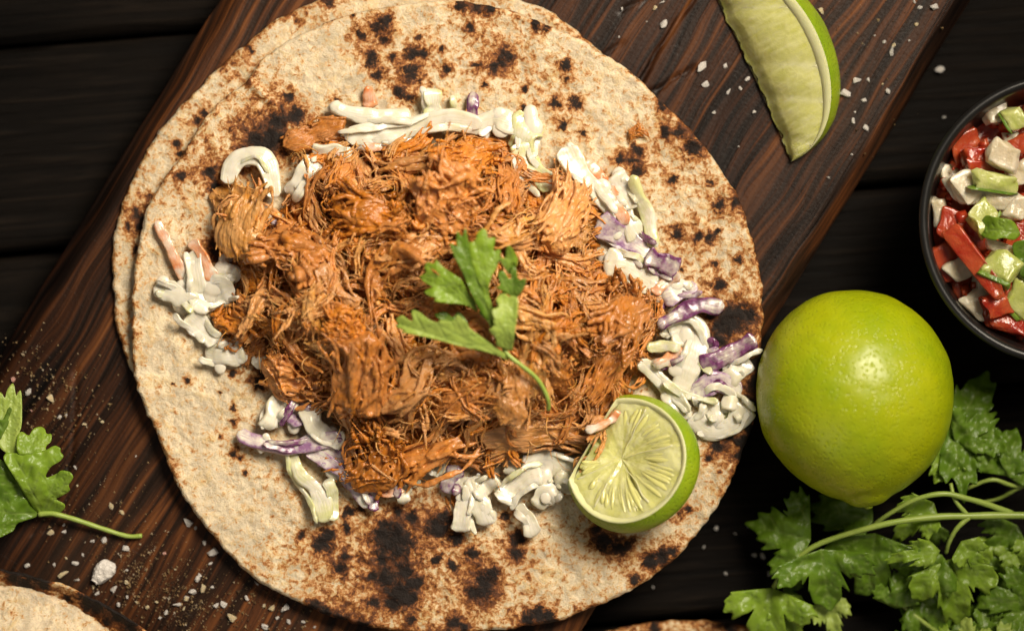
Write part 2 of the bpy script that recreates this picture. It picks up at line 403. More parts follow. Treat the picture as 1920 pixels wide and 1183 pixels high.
m.set(Base_Color=colr, Roughness=m.ramp(n2, [(0.35, 0.10), (0.7, 0.25)]), Normal=m.bump(m.math('ADD', n, m.math('MULTIPLY', n2, 0.25)), 0.35, 0.0008))
m.sss(0.6, (0.004, 0.004, 0.0014)); m.b.inputs['Coat Weight'].default_value = 0.2; m.b.inputs['Coat Roughness'].default_value = 0.08; FLESH = m.m
m = M('lime_sac'); c = m.coord((1,1,1), rnd=True); n = m.noise(c, 300, 3, 0.6)
m.set(Base_Color=m.mix(n, (0.60, 0.58, 0.16), (0.70, 0.68, 0.30)), Roughness=0.16, Normal=m.bump(n, 0.3, 0.0006)); m.sss(0.35, (0.0016, 0.0016, 0.0006)); SAC = m.m
m = M('lime_membrane'); m.set(Base_Color=(0.70, 0.68, 0.36), Roughness=0.25); m.sss(0.3, (0.004, 0.004, 0.0015)); MEMB = m.m

m = M('black_enamel'); c = m.coord(); n = m.noise(c, 160, 3, 0.5); n2 = m.noise(c, 40, 4, 0.6)
m.set(Base_Color=m.mix(n2, (0.006, 0.006, 0.006), (0.014, 0.013, 0.012)), Roughness=m.ramp(n2, [(0.3, 0.26), (0.7, 0.40)]), Normal=m.bump(n, 0.08, 0.0005))
m.b.inputs['Specular IOR Level'].default_value = 0.4; ENAMEL = m.m
def dice_mat(name, a, b, rough=0.25, sw=0.35, rad=(0.004, 0.003, 0.002), sc1=180, coat=0.0):
    m = M(name); c = m.coord((1,1,1), rnd=True); n = m.noise(c, sc1, 4, 0.6, 0.5); n2 = m.noise(c, 700, 3, 0.6); n3 = m.noise(c, 330, 3, 0.6)
    m.set(Base_Color=m.mix(m.ramp(n, [(0.32, 0.0), (0.68, 1.0)]), a, b), Roughness=m.ramp(n2, [(0.3, rough), (0.7, rough+0.15)]), Normal=m.bump(m.math('ADD', m.math('ADD', n, n3), m.math('MULTIPLY', n2, 0.4)), 0.5, 0.0010))
    m.b.inputs['Coat Weight'].default_value = coat; m.b.inputs['Coat Roughness'].default_value = 0.06
    m.sss(sw, rad); return m.m
TOMATO = dice_mat('tomato', (0.36, 0.018, 0.006), (0.50, 0.10, 0.03), 0.12, 0.5, (0.006, 0.002, 0.001), 150, 0.4)
TOMSKIN = dice_mat('tomato_skin', (0.40, 0.018, 0.006), (0.50, 0.05, 0.014), 0.14)
ONION = dice_mat('onion', (0.62, 0.51, 0.33), (0.78, 0.69, 0.52), 0.12, 0.4, (0.006, 0.0045, 0.003), 110, 0.3)
CUKE = dice_mat('cucumber_flesh', (0.42, 0.48, 0.10), (0.60, 0.61, 0.24), 0.14, 0.5, (0.005, 0.005, 0.002), 110, 0.3)
CUKESKIN = dice_mat('cucumber_skin', (0.10, 0.20, 0.015), (0.19, 0.29, 0.03), 0.25, 0.05)
SALT = dice_mat('salt', (0.54, 0.50, 0.46), (0.72, 0.68, 0.63), 0.28, 0.3, (0.003, 0.003, 0.003), 500)
SALT_Y = dice_mat('amber_salt', (0.52, 0.40, 0.23), (0.66, 0.53, 0.34), 0.3, 0.3, (0.003, 0.002, 0.001), 500)
SALT_P = dice_mat('pink_salt', (0.50, 0.22, 0.18), (0.60, 0.34, 0.28), 0.3, 0.3, (0.003, 0.002, 0.001), 500)
m = M('spice_dust'); c = m.coord(); n = m.noise(c, 420, 1, 0.5)
m.set(Base_Color=m.ramp(n, [(0.35, (0.05, 0.03, 0.018)), (0.48, (0.17, 0.10, 0.04)), (0.60, (0.34, 0.24, 0.12)), (0.74, (0.42, 0.36, 0.28))]), Roughness=0.6); DUST = m.m
# ------------------------------------------------------------------ table: charred planks
PW = 402 * S; A_T = math.radians(4.5)
table = link('table', mesh_from('table', [(-0.8,-0.6,-0.03),(0.8,-0.6,-0.03),(0.8,0.6,-0.03),(-0.8,0.6,-0.03),(-0.8,-0.6,-0.022),(0.8,-0.6,-0.022),(0.8,0.6,-0.022),(-0.8,0.6,-0.022)],
     [(0,3,2,1),(4,5,6,7),(0,1,5,4),(1,2,6,5),(2,3,7,6),(3,0,4,7)], False), PLANK)
tag(table, kind='structure')
def plank_mesh(seed):
    nx, ny = 260, 26; L = 1.5
    x = np.linspace(-L/2, L/2, nx); t = np.linspace(-1, 1, ny); t = np.sign(t)*np.abs(t)**0.7
    X, T = np.meshgrid(x, t); p0 = np.stack([X.ravel()*7, np.sign(T.ravel())*3, np.zeros(X.size)], 1)
    hw = PW/2 - 0.0011 + 0.0009*fbm(p0*np.array([3,1,1]), 4, seed)
    Y = T.ravel()*hw
    d = hw - np.abs(Y); z = -0.0026*(1-sstep(d, 0, 0.0040))**1.6
    z += 0.0009*fbm(np.stack([X.ravel()*5, Y*90, np.zeros(X.size)],1), 4, seed+3) - 0.0006
    top = np.stack([X.ravel(), Y, z], 1).reshape(ny, nx, 3)
    rows = [np.stack([top[0,:,0], top[0,:,1], np.full(nx, -0.0215)], 1)] + [top[i] for i in range(ny)] + [np.stack([top[-1,:,0], top[-1,:,1], np.full(nx, -0.0215)], 1)]
    return grid_mesh('plank', np.concatenate(rows), nx, ny+2)
pms = [plank_mesh(11*k+1) for k in range(4)]
y0 = P(0, 480, 0); 
for k in range(-5, 8):
    # a seam runs through photo pixel (0, 480)
    off = (k + 0.5) * PW
    base = np.array([y0[0], y0[1]]) + off*np.array([-math.sin(A_T), math.cos(A_T)])
    u = np.array([math.cos(A_T), math.sin(A_T)]); ctr = base + u*((0 - base[0])*u[0] + 0.03*((k*7) % 5 - 2) )
    o = link('plank', pms[k % 4], PLANK, table, (ctr[0], ctr[1], -0.0004*(k % 3)))
    o.rotation_euler = (0, 0, A_T + (math.pi if k % 2 else 0))

# ------------------------------------------------------------------ cutting board
A_B = math.atan2(0.527, 0.85)
bc = P(752, 591, ZB); kB = (CAMZ - ZB)/CAMH
HW = 602*S*kB; HL = 1500*S*kB
def to_board(px):
    w = np.array([P(a, b, ZB)[:2] for a, b in px]) - bc[:2]
    c_, s_ = math.cos(A_B), math.sin(A_B)
    return np.stack([w[:,0]*c_ - w[:,1]*s_, w[:,0]*s_ + w[:,1]*c_], 1)
nx, ny = 300, 400
tx = np.linspace(-1, 1, nx); X, Y = np.meshgrid(tx*HW, np.linspace(-HL, HL, ny))
xf, yf = X.ravel(), Y.ravel()
edge = 0.0016*fbm(np.stack([np.sign(xf)*4, yf*22, xf*0], 1), 4, 5)
wgt = np.abs(xf/HW)**6; xf = xf + np.sign(xf)*edge*wgt
p3 = np.stack([xf*260, yf*9, xf*0], 1)
z = 0.00032*fbm(p3, 4, 21) + 0.0007*fbm(np.stack([xf*22, yf*12, xf*0], 1), 3, 22)
dd = HW - np.abs(xf); z -= 0.0050*(1-sstep(dd, -0.001, 0.0085))**1.8*(1+0.35*fbm(np.stack([xf*60, yf*40, xf*0],1), 3, 9))
pts2 = np.stack([xf, yf], 1)
for cr, dep, wd in (([(1318,-30),(1300,0),(1282,25),(1258,60),(1247,78),(1225,110),(1203,155),(1180,190)], 0.0026, 2.6),
                    ([(1215,175),(1240,165),(1258,150),(1275,142),(1300,128)], 0.0016, 2.2), ([(1165,20),(1190,8),(1230,-6)], 0.0014, 2.2),
                    ([(1120,112),(1150,92),(1170,80)], 0.001, 2.5), ([(142,690),(141,760),(137,830),(128,880)], 0.0012, 2.2), ([(60,1000),(105,985),(140,960)], 0.0010, 2.2)):
    q = to_board(cr); q = catmull(np.c_[q, q[:,:1]*0], 24)[:, :2]
    q[:,0] += 0.0003*vnoise(np.c_[q*1500, q[:,:1]*0], 3)
    dmin = np.full(len(pts2), 1e9)
    for i in range(len(q)-1):
        a, b = q[i], q[i+1]; ab = b-a; t = np.clip(((pts2-a)@ab)/(ab@ab), 0, 1); dmin = np.minimum(dmin, np.linalg.norm(pts2-a-t[:,None]*ab, axis=1))
    z -= dep*np.exp(-(dmin/(wd*S))**2)
top = np.stack([xf, yf, z], 1).reshape(ny, nx, 3)
sideL = [np.stack([top[:,0,0], top[:,0,1], np.full(ny, zz)], 1) for zz in (-ZB+0.0012, -ZB*0.5)]
sideR = [np.stack([top[:,-1,0], top[:,-1,1], np.full(ny, zz)], 1) for zz in (-ZB*0.5, -ZB+0.0012)]
full = np.concatenate([np.stack(sideL, 1), top, np.stack(sideR, 1)], 1)
me = grid_mesh('cutting_board', full.reshape(-1, 3), nx+4, ny)
board = link('cutting_board', me, BOARD, None, tuple(bc)); board.rotation_euler = (0, 0, -A_B)
tag(board, 'dark stained wooden cutting board with cracks and worn edges lying diagonally on black planks', 'cutting board')

# ------------------------------------------------------------------ tortillas
SPOTS = [(675,65,14),(712,48,20),(725,40,12),(720,74,9),(695,112,17),(708,142,13),(737,110,8),(775,100,16),(795,100,9),(770,138,22),(750,172,13),(765,183,12),(787,70,9),(840,130,9),(895,124,9),(940,115,16),(950,103,15),(925,127,11),(910,160,8),(863,12,14),(900,14,15),(920,16,12),(1005,48,13),(1022,56,9),(1062,123,13),(1062,148,8),(1040,195,12),(1078,195,14),(985,205,7),(1055,235,13),(880,55,8),(825,90,9),(983,170,7),(630,190,9),(1092,248,10),(617,30,8),(660,28,6),
 (556,215,15),(519,227,13),(511,262,17),(500,268,14),(545,180,9),(394,325,13),(404,353,11),(341,333,10),(480,262,12),(410,468,26),(425,455,20),(420,485,18),
 (1194,283,12),(1160,299,12),(1186,304,10),(1197,321,11),(1301,276,17),(1247,249,11),(1272,249,12),(1240,199,9),(1263,337,11),(1330,340,7),(1350,385,12),(1378,381,9),(1269,437,12),(1330,447,13),(1343,434,8),(1310,445,8),(1382,488,9),(1346,536,11),(1340,495,6),(1280,505,5),
 (1370,602,28),(1385,590,18),(1350,615,18),(1346,640,16),(1407,593,13),(1330,590,10),(1418,680,15),(1416,720,15),(1411,760,13),(1403,800,13),(1342,835,12),(1392,830,12),(1385,855,9),(1365,815,10),(1118,993,11),(1132,1016,19),(1160,1027,17),(1178,1020,9),(1272,965,9),(1290,955,8),(1328,860,7),
 (738,1011,34),(722,1000,20),(718,984,12),(603,1018,20),(616,1004,15),(566,1004,8),(654,960,11),(652,987,10),(677,954,7),(770,967,12),(745,960,8),(823,987,21),(832,970,14),(857,1008,12),(971,1010,14),(968,1034,12),(887,1038,12),(948,967,10),(645,1043,9),(637,1065,11),(718,1048,11),(758,1072,14),(725,1082,17),(700,1078,9),(779,1092,14),(907,1092,20),(924,1075,11),(890,1110,14),(750,1112,22),(770,1120,14),(735,1128,12),(700,1130,8),(905,1110,18),(815,1050,8),(850,1060,8),(1010,1150,16),(1030,1152,12),(990,1158,14),(590,1135,12),(610,1148,12),(640,1162,13),(680,1172,13),(1220,1052,14),(1240,1042,14),(1190,1085,11),(1260,1030,10),(850,1165,12),(868,1172,10),(770,1160,8),
 (355,713,8),(437,700,8),(437,765,7),(412,735,4),(322,720,4),(437,790,6),(438,850,7),(450,860,6),(462,885,5),(495,700,12),(485,720,14),(500,690,10),(412,815,4)]
REG = [(530,220,70,.34),(500,270,60,.34),(460,250,50,.20),(400,340,45,.24),(440,300,60,.16),(330,350,40,.12),(740,110,95,.14),(940,110,60,.14),(1070,180,70,.12),(1200,300,60,.18),(1290,250,50,.20),(1320,440,110,.22),(1380,600,70,.36),(1400,740,60,.42),(1370,830,60,.34),(700,1040,150,.26),(850,1040,130,.22),(950,1050,80,.15),(740,1130,110,.18),(1140,1010,60,.22),(1230,1050,50,.3),(1340,900,60,.18),(1000,1150,50,.2),(600,1130,60,.16),(870,30,80,.14),(480,700,60,.14),(430,840,60,.10),(1020,150,80,.08),(1330,330,80,.12),(390,420,60,.16)]
def polar_outline(pts, ctr, n):
    p = np.asarray(pts, float) - np.asarray(ctr); a = np.arctan2(p[:,1], p[:,0]); r = np.hypot(p[:,0], p[:,1])
    i = np.argsort(a); a, r = a[i], r[i]
    a3 = np.r_[a-2*np.pi, a, a+2*np.pi]; r3 = np.r_[r, r, r]
    t = np.linspace(-np.pi, np.pi, n, endpoint=False)
    rr = np.interp(t, a3, r3)
    k = np.array([1,3,5,3,1.]); k /= k.sum(); rr = np.convolve(np.r_[rr[-2:], rr, rr[:2]], k, 'valid')
    return t, rr
def tortilla(name, label, pts, ctr, zbase, mat, nt=720, nr=180, spots=(), regs=(), toast0=0.0, wav=0.0012, seed=1, thick=0.0019, zfun=None, rimchar=0.0, bub=1.0):
    t, R = polar_outline(pts, ctr, nt)
    R = R*(1+0.0022*vnoise(np.stack([np.cos(t)*9, np.sin(t)*9, t*0], 1), seed)) + 2.4*vnoise(np.stack([np.cos(t)*38, np.sin(t)*38, t*0],1), seed+1) + 1.0*vnoise(np.stack([np.cos(t)*110, np.sin(t)*110, t*0],1), seed+2)
    s = np.linspace(0.004, 1, nr)**0.85
    RR = s[:,None]*R[None]; px = ctr[0]+RR*np.cos(t); py = ctr[1]+RR*np.sin(t)
    fx, fy = px.ravel(), py.ravel(); q = np.stack([fx, fy, fx*0], 1)
    d = ((1-s)[:,None]*R[None]).ravel()                       # px from the rim
    z = zbase + wav*fbm(q/170, 3, seed+5) + bub*(0.0008*fbm(q/42, 3, seed+6) + 0.00050*fbm(q/12, 3, seed+8))
    if zfun is not None: z = z + zfun(fx, fy, d)
    z -= 0.0009*(1-sstep(d, 0, 7.0))**2
    k = (CAMZ - zbase)/CAMH
    W = np.stack([(fx-960)*S*k, (591.5-fy)*S*k, z], 1)
    o0 = np.array([(ctr[0]-960)*S*k, (591.5-ctr[1])*S*k, zbase])
    rim = W.reshape(nr, nt, 3)[-1]
    rows = [W.reshape(nr, nt, 3)]
    un = [rim + np.array([0,0,-0.0007]) + 0.0003*(rim-o0)/np.linalg.norm(rim-o0, axis=1)[:,None]]
    for f, dz in ((0.996, -thick*0.9), (0.9, -thick), (0.5, -thick), (0.02, -thick)):
        zz = W.reshape(nr, nt, 3)[min(nr-1, int((f**(1/0.85))*(nr-1)))][:,2]
        un.append(np.stack([o0[0]+(rim[:,0]-o0[0])*f, o0[1]+(rim[:,1]-o0[1])*f, zz+dz], 1))
    V = np.concatenate([rows[0].reshape(-1,3)] + un) - o0
    me = grid_mesh(name, V, nt, nr+len(un), wrap_u=True)
    char = np.zeros(len(fx)); toast = np.full(len(fx), toast0)
    wx = fx + 3.5*fbm(q/14, 3, seed+11)*1.6; wy = fy + 3.5*fbm(q/14+50, 3, seed+12)*1.6
    for (a, b, r) in spots:
        r = r*0.88
        mm = (np.abs(fx-a) < 4*r+8) & (np.abs(fy-b) < 4*r+8)
        g2 = ((wx[mm]-a)**2+(wy[mm]-b)**2)/(r*r)
        char[mm] = np.maximum(char[mm], 0.86*np.exp(-(g2**0.95)*0.72)); toast[mm] += 0.20*np.exp(-g2*0.22)
    for (a, b, r, v) in regs:
        g = v*np.exp(-((fx-a)**2+(fy-b)**2)/(r*r)); char += g*0.80; toast += g*0.62
    toast += 0.085 + 0.26*fbm(q/75, 3, seed+15)
    rm = np.exp(-d/5.0)*rimchar*sstep(fbm(q/70, 2, seed+19), -0.25, 0.5); char += rm; toast += 1.0*np.exp(-d/16.0)*sstep(fbm(q/55, 2, seed+18), -0.5, 0.4)*0.42
    ext = len(un)*nt
    set_attr(me, 'char', np.r_[char, np.tile(char[-nt:], len(un))]); set_attr(me, 'toast', np.r_[toast, np.tile(toast[-nt:], len(un))])
    o = link(name, me, mat, None, tuple(o0)); tag(o, label, 'tortilla', 'toasted flour tortillas'); return o

TOP = [(600,50),(644,34),(690,23),(725,16),(800,6),(850,2),(897,11),(960,23),(1006,41),(1053,62),(1100,84),(1131,103),(1162,123),(1194,147),(1231,186),(1275,226),(1308,260),(1337,299),(1358,328),(1375,357),(1388,388),(1400,424),(1414,469),(1423,517),(1427,560),(1427,600),(1424,645),(1420,690),(1416,742),(1407,797),(1388,849),(1365,909),(1337,955),(1295,1011),(1262,1048),(1212,1086),(1159,1117),(1100,1142),(1056,1159),(994,1171),(931,1179),(870,1184),(810,1186),(750,1181),(700,1175),(638,1160),(583,1137),(510,1104),(467,1077),(437,1044),(405,1010),(361,952),(323,884),(298,820),(272,761),(255,710),(250,660),(249,610),(250,560),(253,522),(258,485),(264,446),(276,398),(304,345),(325,318),(345,292),(362,262),(380,233),(405,205),(432,178),(450,164),(470,150),(482,128),(500,108),(528,89),(565,67)]
LOW = [(211,480),(212,455),(215,438),(224,400),(233,373),(243,350),(252,333),(284,268),(312,230),(345,195),(377,166),(405,135),(438,105),(470,74),(507,45),(540,25),(576,10),(609,0),(680,-18),(760,-28),(850,-24),(910,-14),(969,0),(1022,19),(1069,50),(1116,90),(1160,140),(1220,200),(1290,290),(1345,390),(1375,500),(1380,600),(1365,720),(1335,830),(1280,930),(1200,1020),(1100,1085),(980,1120),(860,1130),(740,1120),(620,1090),(520,1040),(430,970),(350,880),(300,800),(268,735),(250,700),(238,668),(222,622),(213,560),(211,520)]
def zlow(x, y, d): return 0.0006*np.exp(-d/40) + 0.0012*sstep(x, 1150, 1400)
low = tortilla('tortilla', 'lower toasted tortilla peeking out along the left and top edge of the filled one', LOW, (795,551), ZB+0.0027, TORT, 600, 110,
   [(370,225,9),(338,290,9),(270,415,12),(258,400,10),(262,430,9),(240,425,6),(385,215,10),(330,270,7),(470,95,8),(618,6,9),(560,40,6),(255,470,8),(280,365,6)],
   [(360,230,60,.22),(270,420,60,.28),(440,120,60,.12),(600,10,60,.2),(1100,70,60,.2)], 0.06, 0.0005, 31, zfun=zlow, rimchar=0.10)
def ztop(x, y, d):
    z = 0.0016*np.exp(-d/60) + 0.0016*np.exp(-d/38)*(1-sstep(x, 420, 700))*(1-sstep(y, 500, 800)) + 0.0010*sstep(x, 1250, 1420)*sstep(y, 200, 500)
    # crease near the upper-left rim
    u = ((x-467)*0.75+(y-150)*0.66); w = (-(x-467)*0.66+(y-150)*0.75)
    z += 0.0013*np.exp(-((w-2)/9.0)**2)*np.exp(-((u-25)/40.0)**2) - 0.0008*np.exp(-((w+10)/7.0)**2)*np.exp(-((u-25)/40.0)**2)
    return z
top_t = tortilla('tortilla', 'large upper tortilla with black char spots carrying pork and coleslaw', TOP, (840,590), ZB+0.0058, TORT, 820, 262, SPOTS, REG, 0.0, 0.0007, 77, zfun=ztop, rimchar=0.45)
ZT = ZB + 0.0058 + 0.0004           # working top of the tortilla

def disc(cx, cy, r, n=72, e=1.0, w=0.02, seed=2):
    a = np.linspace(0, 2*np.pi, n, endpoint=False); rr = r*(1+w*vnoise(np.stack([np.cos(a)*2, np.sin(a)*2, a*0+seed], 1), seed))
    return [(cx+q*math.cos(t), cy+q*e*math.sin(t)) for q, t in zip(rr, a)]
def zrim(x, y, d): return 0.0075*np.exp(-d/26.0)
tortilla('tortilla', 'charred tortilla with raised blackened rim at the bottom left corner', disc(-84,1640,585,w=0.004), (-84,1640), ZB+0.003, TORT, 700, 150,
   [(48,1095,15),(60,1105,12),(90,1095,10),(170,1125,18),(185,1135,14),(30,1085,10),(225,1155,10),(130,1120,8),(205,1165,8),(250,1172,12)], [(60,1100,60,.30),(180,1140,70,.34),(250,1170,50,.3)], 0.10, 0.0005, 91, zfun=zrim, rimchar=1.1)
def zpale(x, y, d): return 0.010*sstep(d, 0, 120)
tortilla('tortilla', 'pale puffed tortilla lying on the charred one at the bottom left corner', disc(-8,1402,302,w=0.004,seed=4), (-8,1402), ZB+0.0075, TORT_PALE, 600, 130, (), [(150,1160,50,.06)], -0.10, 0.0006, 57, zfun=zpale)
tortilla('tortilla', 'out of focus tortilla edge at the bottom of the picture beside the cilantro', disc(1290,1752,588,w=0.003,seed=6), (1290,1752), 0.006, TORT, 500, 60, [(1230,1183,12),(1370,1180,12)], [(1290,1180,150,.25)], 0.15, 0.0004, 66, rimchar=0.4)
# ------------------------------------------------------------------ pulled pork
PILE = [(560,292),(600,280),(650,268),(720,262),(800,252),(860,250),(920,255),(965,285),(1010,325),(1060,342),(1105,365),(1118,410),(1112,455),(1120,495),(1165,515),(1210,540),(1240,590),(1228,640),(1205,690),(1195,735),(1150,780),(1120,830),(1080,850),(1000,850),(940,880),(860,870),(790,855),(740,880),(690,905),(660,860),(650,810),(600,760),(530,725),(500,690),(440,650),(425,600),(440,545),(465,500),(440,470),(415,420),(420,375),(450,345),(480,360),(520,410),(560,400),(545,350)]
PILE = np.array(PILE, float)
def _pile_raw(p):
    d = dist_poly(PILE, p)*np.where(inside(PILE, p), 1, -1)
    e = sstep(d, -12, 150); q = np.c_[p/95, p[:,:1]*0]
    return 0.0165*e*(1+0.42*fbm(q, 2, 41)+0.22*fbm(q*2.3+9, 2, 43)) + 0.002*sstep(d, -6, 8), d
GX0, GY0, GD = 240, 120, 4
_gx, _gy = np.meshgrid(np.arange(GX0, 1460, GD), np.arange(GY0, 1040, GD)); _H, _D = _pile_raw(np.stack([_gx.ravel(), _gy.ravel()], 1).astype(float))
_H = _H.reshape(_gx.shape); _D = _D.reshape(_gx.shape)
def _look(T, x, y):
    u = np.clip((np.atleast_1d(x)-GX0)/GD, 0, T.shape[1]-2.001); v = np.clip((np.atleast_1d(y)-GY0)/GD, 0, T.shape[0]-2.001)
    i = u.astype(int); j = v.astype(int); u = u-i; v = v-j
    return (T[j,i]*(1-u)+T[j,i+1]*u)*(1-v)+(T[j+1,i]*(1-u)+T[j+1,i+1]*u)*v
def pile_h(x, y): return _look(_H, x, y)
def pile_d(x, y): return float(_look(_D, x, y)[0])
pork = thing('pulled_pork', 'heap of orange brown pulled pork in the middle of the tortilla', 'pulled pork', P(830, 580, ZT))
PO = np.array(pork.location)
# inner mass that fills the heap
n = 150; gx, gy = np.meshgrid(np.linspace(400, 1260, n), np.linspace(235, 920, n)); hx = pile_h(gx.ravel(), gy.ravel())
q = np.stack([gx.ravel()/16, gy.ravel()/16, gx.ravel()*0], 1)
zz = ZT - 0.0045 + hx*0.86 + 0.0016*fbm(q, 3, 5)*sstep(hx, 0.001, 0.006)
W = np.stack([(gx.ravel()-960)*S, (591.5-gy.ravel())*S, zz], 1); W[hx < 0.0006, 2] = ZT - 0.006
link('inner_mass', grid_mesh('inner_mass', (W-PO)[::1], n, n), PORK[0], pork)

def strand_bundle(seed, L, Wd, Hh, nf, r0, r1, curl=0.3, fray=0.5, grains=0, vox=0.00026, sm=2, core=0.8, wander=0.16, tangle=0, lowf=0.0):
    r = np.random.default_rng(seed); mb = MB()
    bend = r.uniform(-1, 1)*curl; bz = r.uniform(-0.4, 0.6)*curl; tw = r.uniform(-0.9, 0.9)
    def spine(t): return np.stack([L*t, L*bend*(4*t*t-0.3)*0.5, L*bz*(0.3-4*t*t)*0.35], -1)
    if core:                                              # matted core, lumpy
        t = np.linspace(-0.42, 0.40, 18); ph = r.uniform(0, 6.28, 3)
        w = core*0.5*Wd*(np.clip(1-(np.abs(t)/0.47)**3, 0.02, 1)**0.5)*(1+0.22*np.sin(8*t+ph[0])+0.12*np.sin(19*t+ph[1]))
        V, F = tube(spine(t), w, 14, Hh/Wd); c0 = V.mean(0)
        V = V + (V-np.repeat(spine(t), 14, 0))*(0.28*fbm(V*np.array([160, 420, 420]), 3, seed+9))[:,None]
        mb.add(V, F)
    for i in range(nf):
        a = r.uniform(0, 2*np.pi); rho = (math.sqrt(r.uniform(0.3, 1.0)) if core else math.sqrt(r.uniform(0.02, 1)))*(0.95 if core else 1)
        u, v = rho*math.cos(a), rho*math.sin(a)
        t0 = -0.5 + abs(r.normal(0, 0.16)); t1 = 0.5 - abs(r.normal(0, 0.16))
        if r.uniform() < 0.35:
            m0 = r.uniform(-0.4, 0.25); t0, t1 = m0, min(0.5, m0+r.uniform(0.2, 0.45))
        if t1-t0 < 0.15: t0, t1 = -0.35, 0.2
        t = np.linspace(t0, t1, 11); ph = r.uniform(0, 6.28, 4)
        fr = 1 + fray*np.abs(2*t)**3*r.uniform(-0.3, 1.6)
        ang = tw*t; sw = wander*r.uniform(0.3, 2.2)
        uu = (u*np.cos(ang)-v*np.sin(ang))*fr + sw*np.sin(5*t+ph[0]) + 0.5*wander*np.sin(15*t+ph[1]) + r.normal(0, 2.2*wander)*t
        vv = (u*np.sin(ang)+v*np.cos(ang))*fr + 0.6*sw*np.sin(6*t+ph[2]) + 0.3*wander*np.sin(15*t+ph[3])
        p = spine(t); p[:,1] += uu*Wd/2; p[:,2] += vv*Hh/2
        rad = r.uniform(r0, r1)*r.uniform(0.6, 1.3)*(0.30+0.70*np.sin(np.pi*np.clip((t-t0)/(t1-t0), 0.04, 0.96))**0.5)*(1+0.25*np.sin(13*t+ph[1]))
        mb.add(*tube(p, rad, 6, r.uniform(0.5, 1.0)))
    for i in range(tangle):                               # matted fibre ends lying every which way
        a = r.normal(0, 1, 3); a /= np.linalg.norm(a); b = a + r.normal(0, 0.45, 3); b /= np.linalg.norm(b)
        t = np.linspace(0, 1, 7)[:,None]; p = a*(1-t)+b*t; p /= np.linalg.norm(p, axis=1)[:,None]
        p = p*np.array([L*0.46, Wd*0.46, Hh*0.48])*(1+r.uniform(-0.10, 0.10)+r.uniform(-0.05, 0.16)*np.sin(t*3.1)); p[:,1] += L*bend*(4*(p[:,0]/L)**2-0.3)*0.5
        mb.add(*tube(p, r.uniform(0.00018, 0.00055)*(1.1-0.9*np.abs(2*t[:,0]-1)**2), 5))
    for i in range(grains):
        t = r.uniform(-0.45, 0.45); a = r.uniform(0, 6.28); p = spine(np.array([t]))[0] + np.array([0, math.cos(a)*Wd*0.5, math.sin(a)*Hh*0.5])*r.uniform(0.7, 1.02)
        mb.add(*icoball(p, r.uniform(0.0003, 0.0010), 1, r.uniform(0.6, 1.5, 3)))
    me = voxel(mb.mesh('pork_chunk'), vox, sm, 0.5)
    V, N = co(me), nor(me)
    d = 0.00022*fbm(V*np.array([450, 1900, 1900]), 3, seed) + (0.00030 if grains > 20 else 0.00014)*fbm(V*1300, 2, seed+1) + 0.0005*fbm(V*300, 2, seed+4) + lowf*fbm(V*130, 2, seed+14)
    set_co(me, V + N*d[:,None]); return me
# kinds: block (broad muscle piece), lump (spice-crusted), rope (few long strands), shred (thin)
PX = S
PROTO = {'block': [strand_bundle(100+k, 130*PX, (70+8*k)*PX, 42*PX, 58, 0.00032, 0.00080, 0.30, 0.40, 6, 0.00024, 1, 0.82, 0.15, 10) for k in range(5)],
         'lump':  [strand_bundle(200+k, 110*PX, (62+7*k)*PX, 38*PX, 60, 0.00025, 0.0006, 0.6, 0.5, 14, 0.00023, 1, 0.76, 0.30, 60, 0.0016) for k in range(6)],
         'flat':  [strand_bundle(500+k, 130*PX, 70*PX, 24*PX, 24, 0.0004, 0.0008, 0.40, 0.4, 8, 0.00025, 2, 0.9, 0.18, 5, 0.0012) for k in range(5)],
         'rope':  [strand_bundle(300+k, 150*PX, (28+5*k)*PX, 20*PX, 10, 0.00045, 0.0010, 1.0, 0.9, 4, 0.00024, 2, 0.45, 0.30, 3) for k in range(8)],
         'shred': [strand_bundle(400+k, 110*PX, 20*PX, 12*PX, 4, 0.00032, 0.0007, 1.3, 1.3, 1, 0.00020, 2, 0.35, 0.45, 1) for k in range(8)]}
for lst in PROTO.values():
    for me in lst: me.materials.append(PORK[0])
LEN = {'flat': 130, 'block': 130, 'lump': 110, 'rope': 150, 'shred': 110}
cnt = [0]
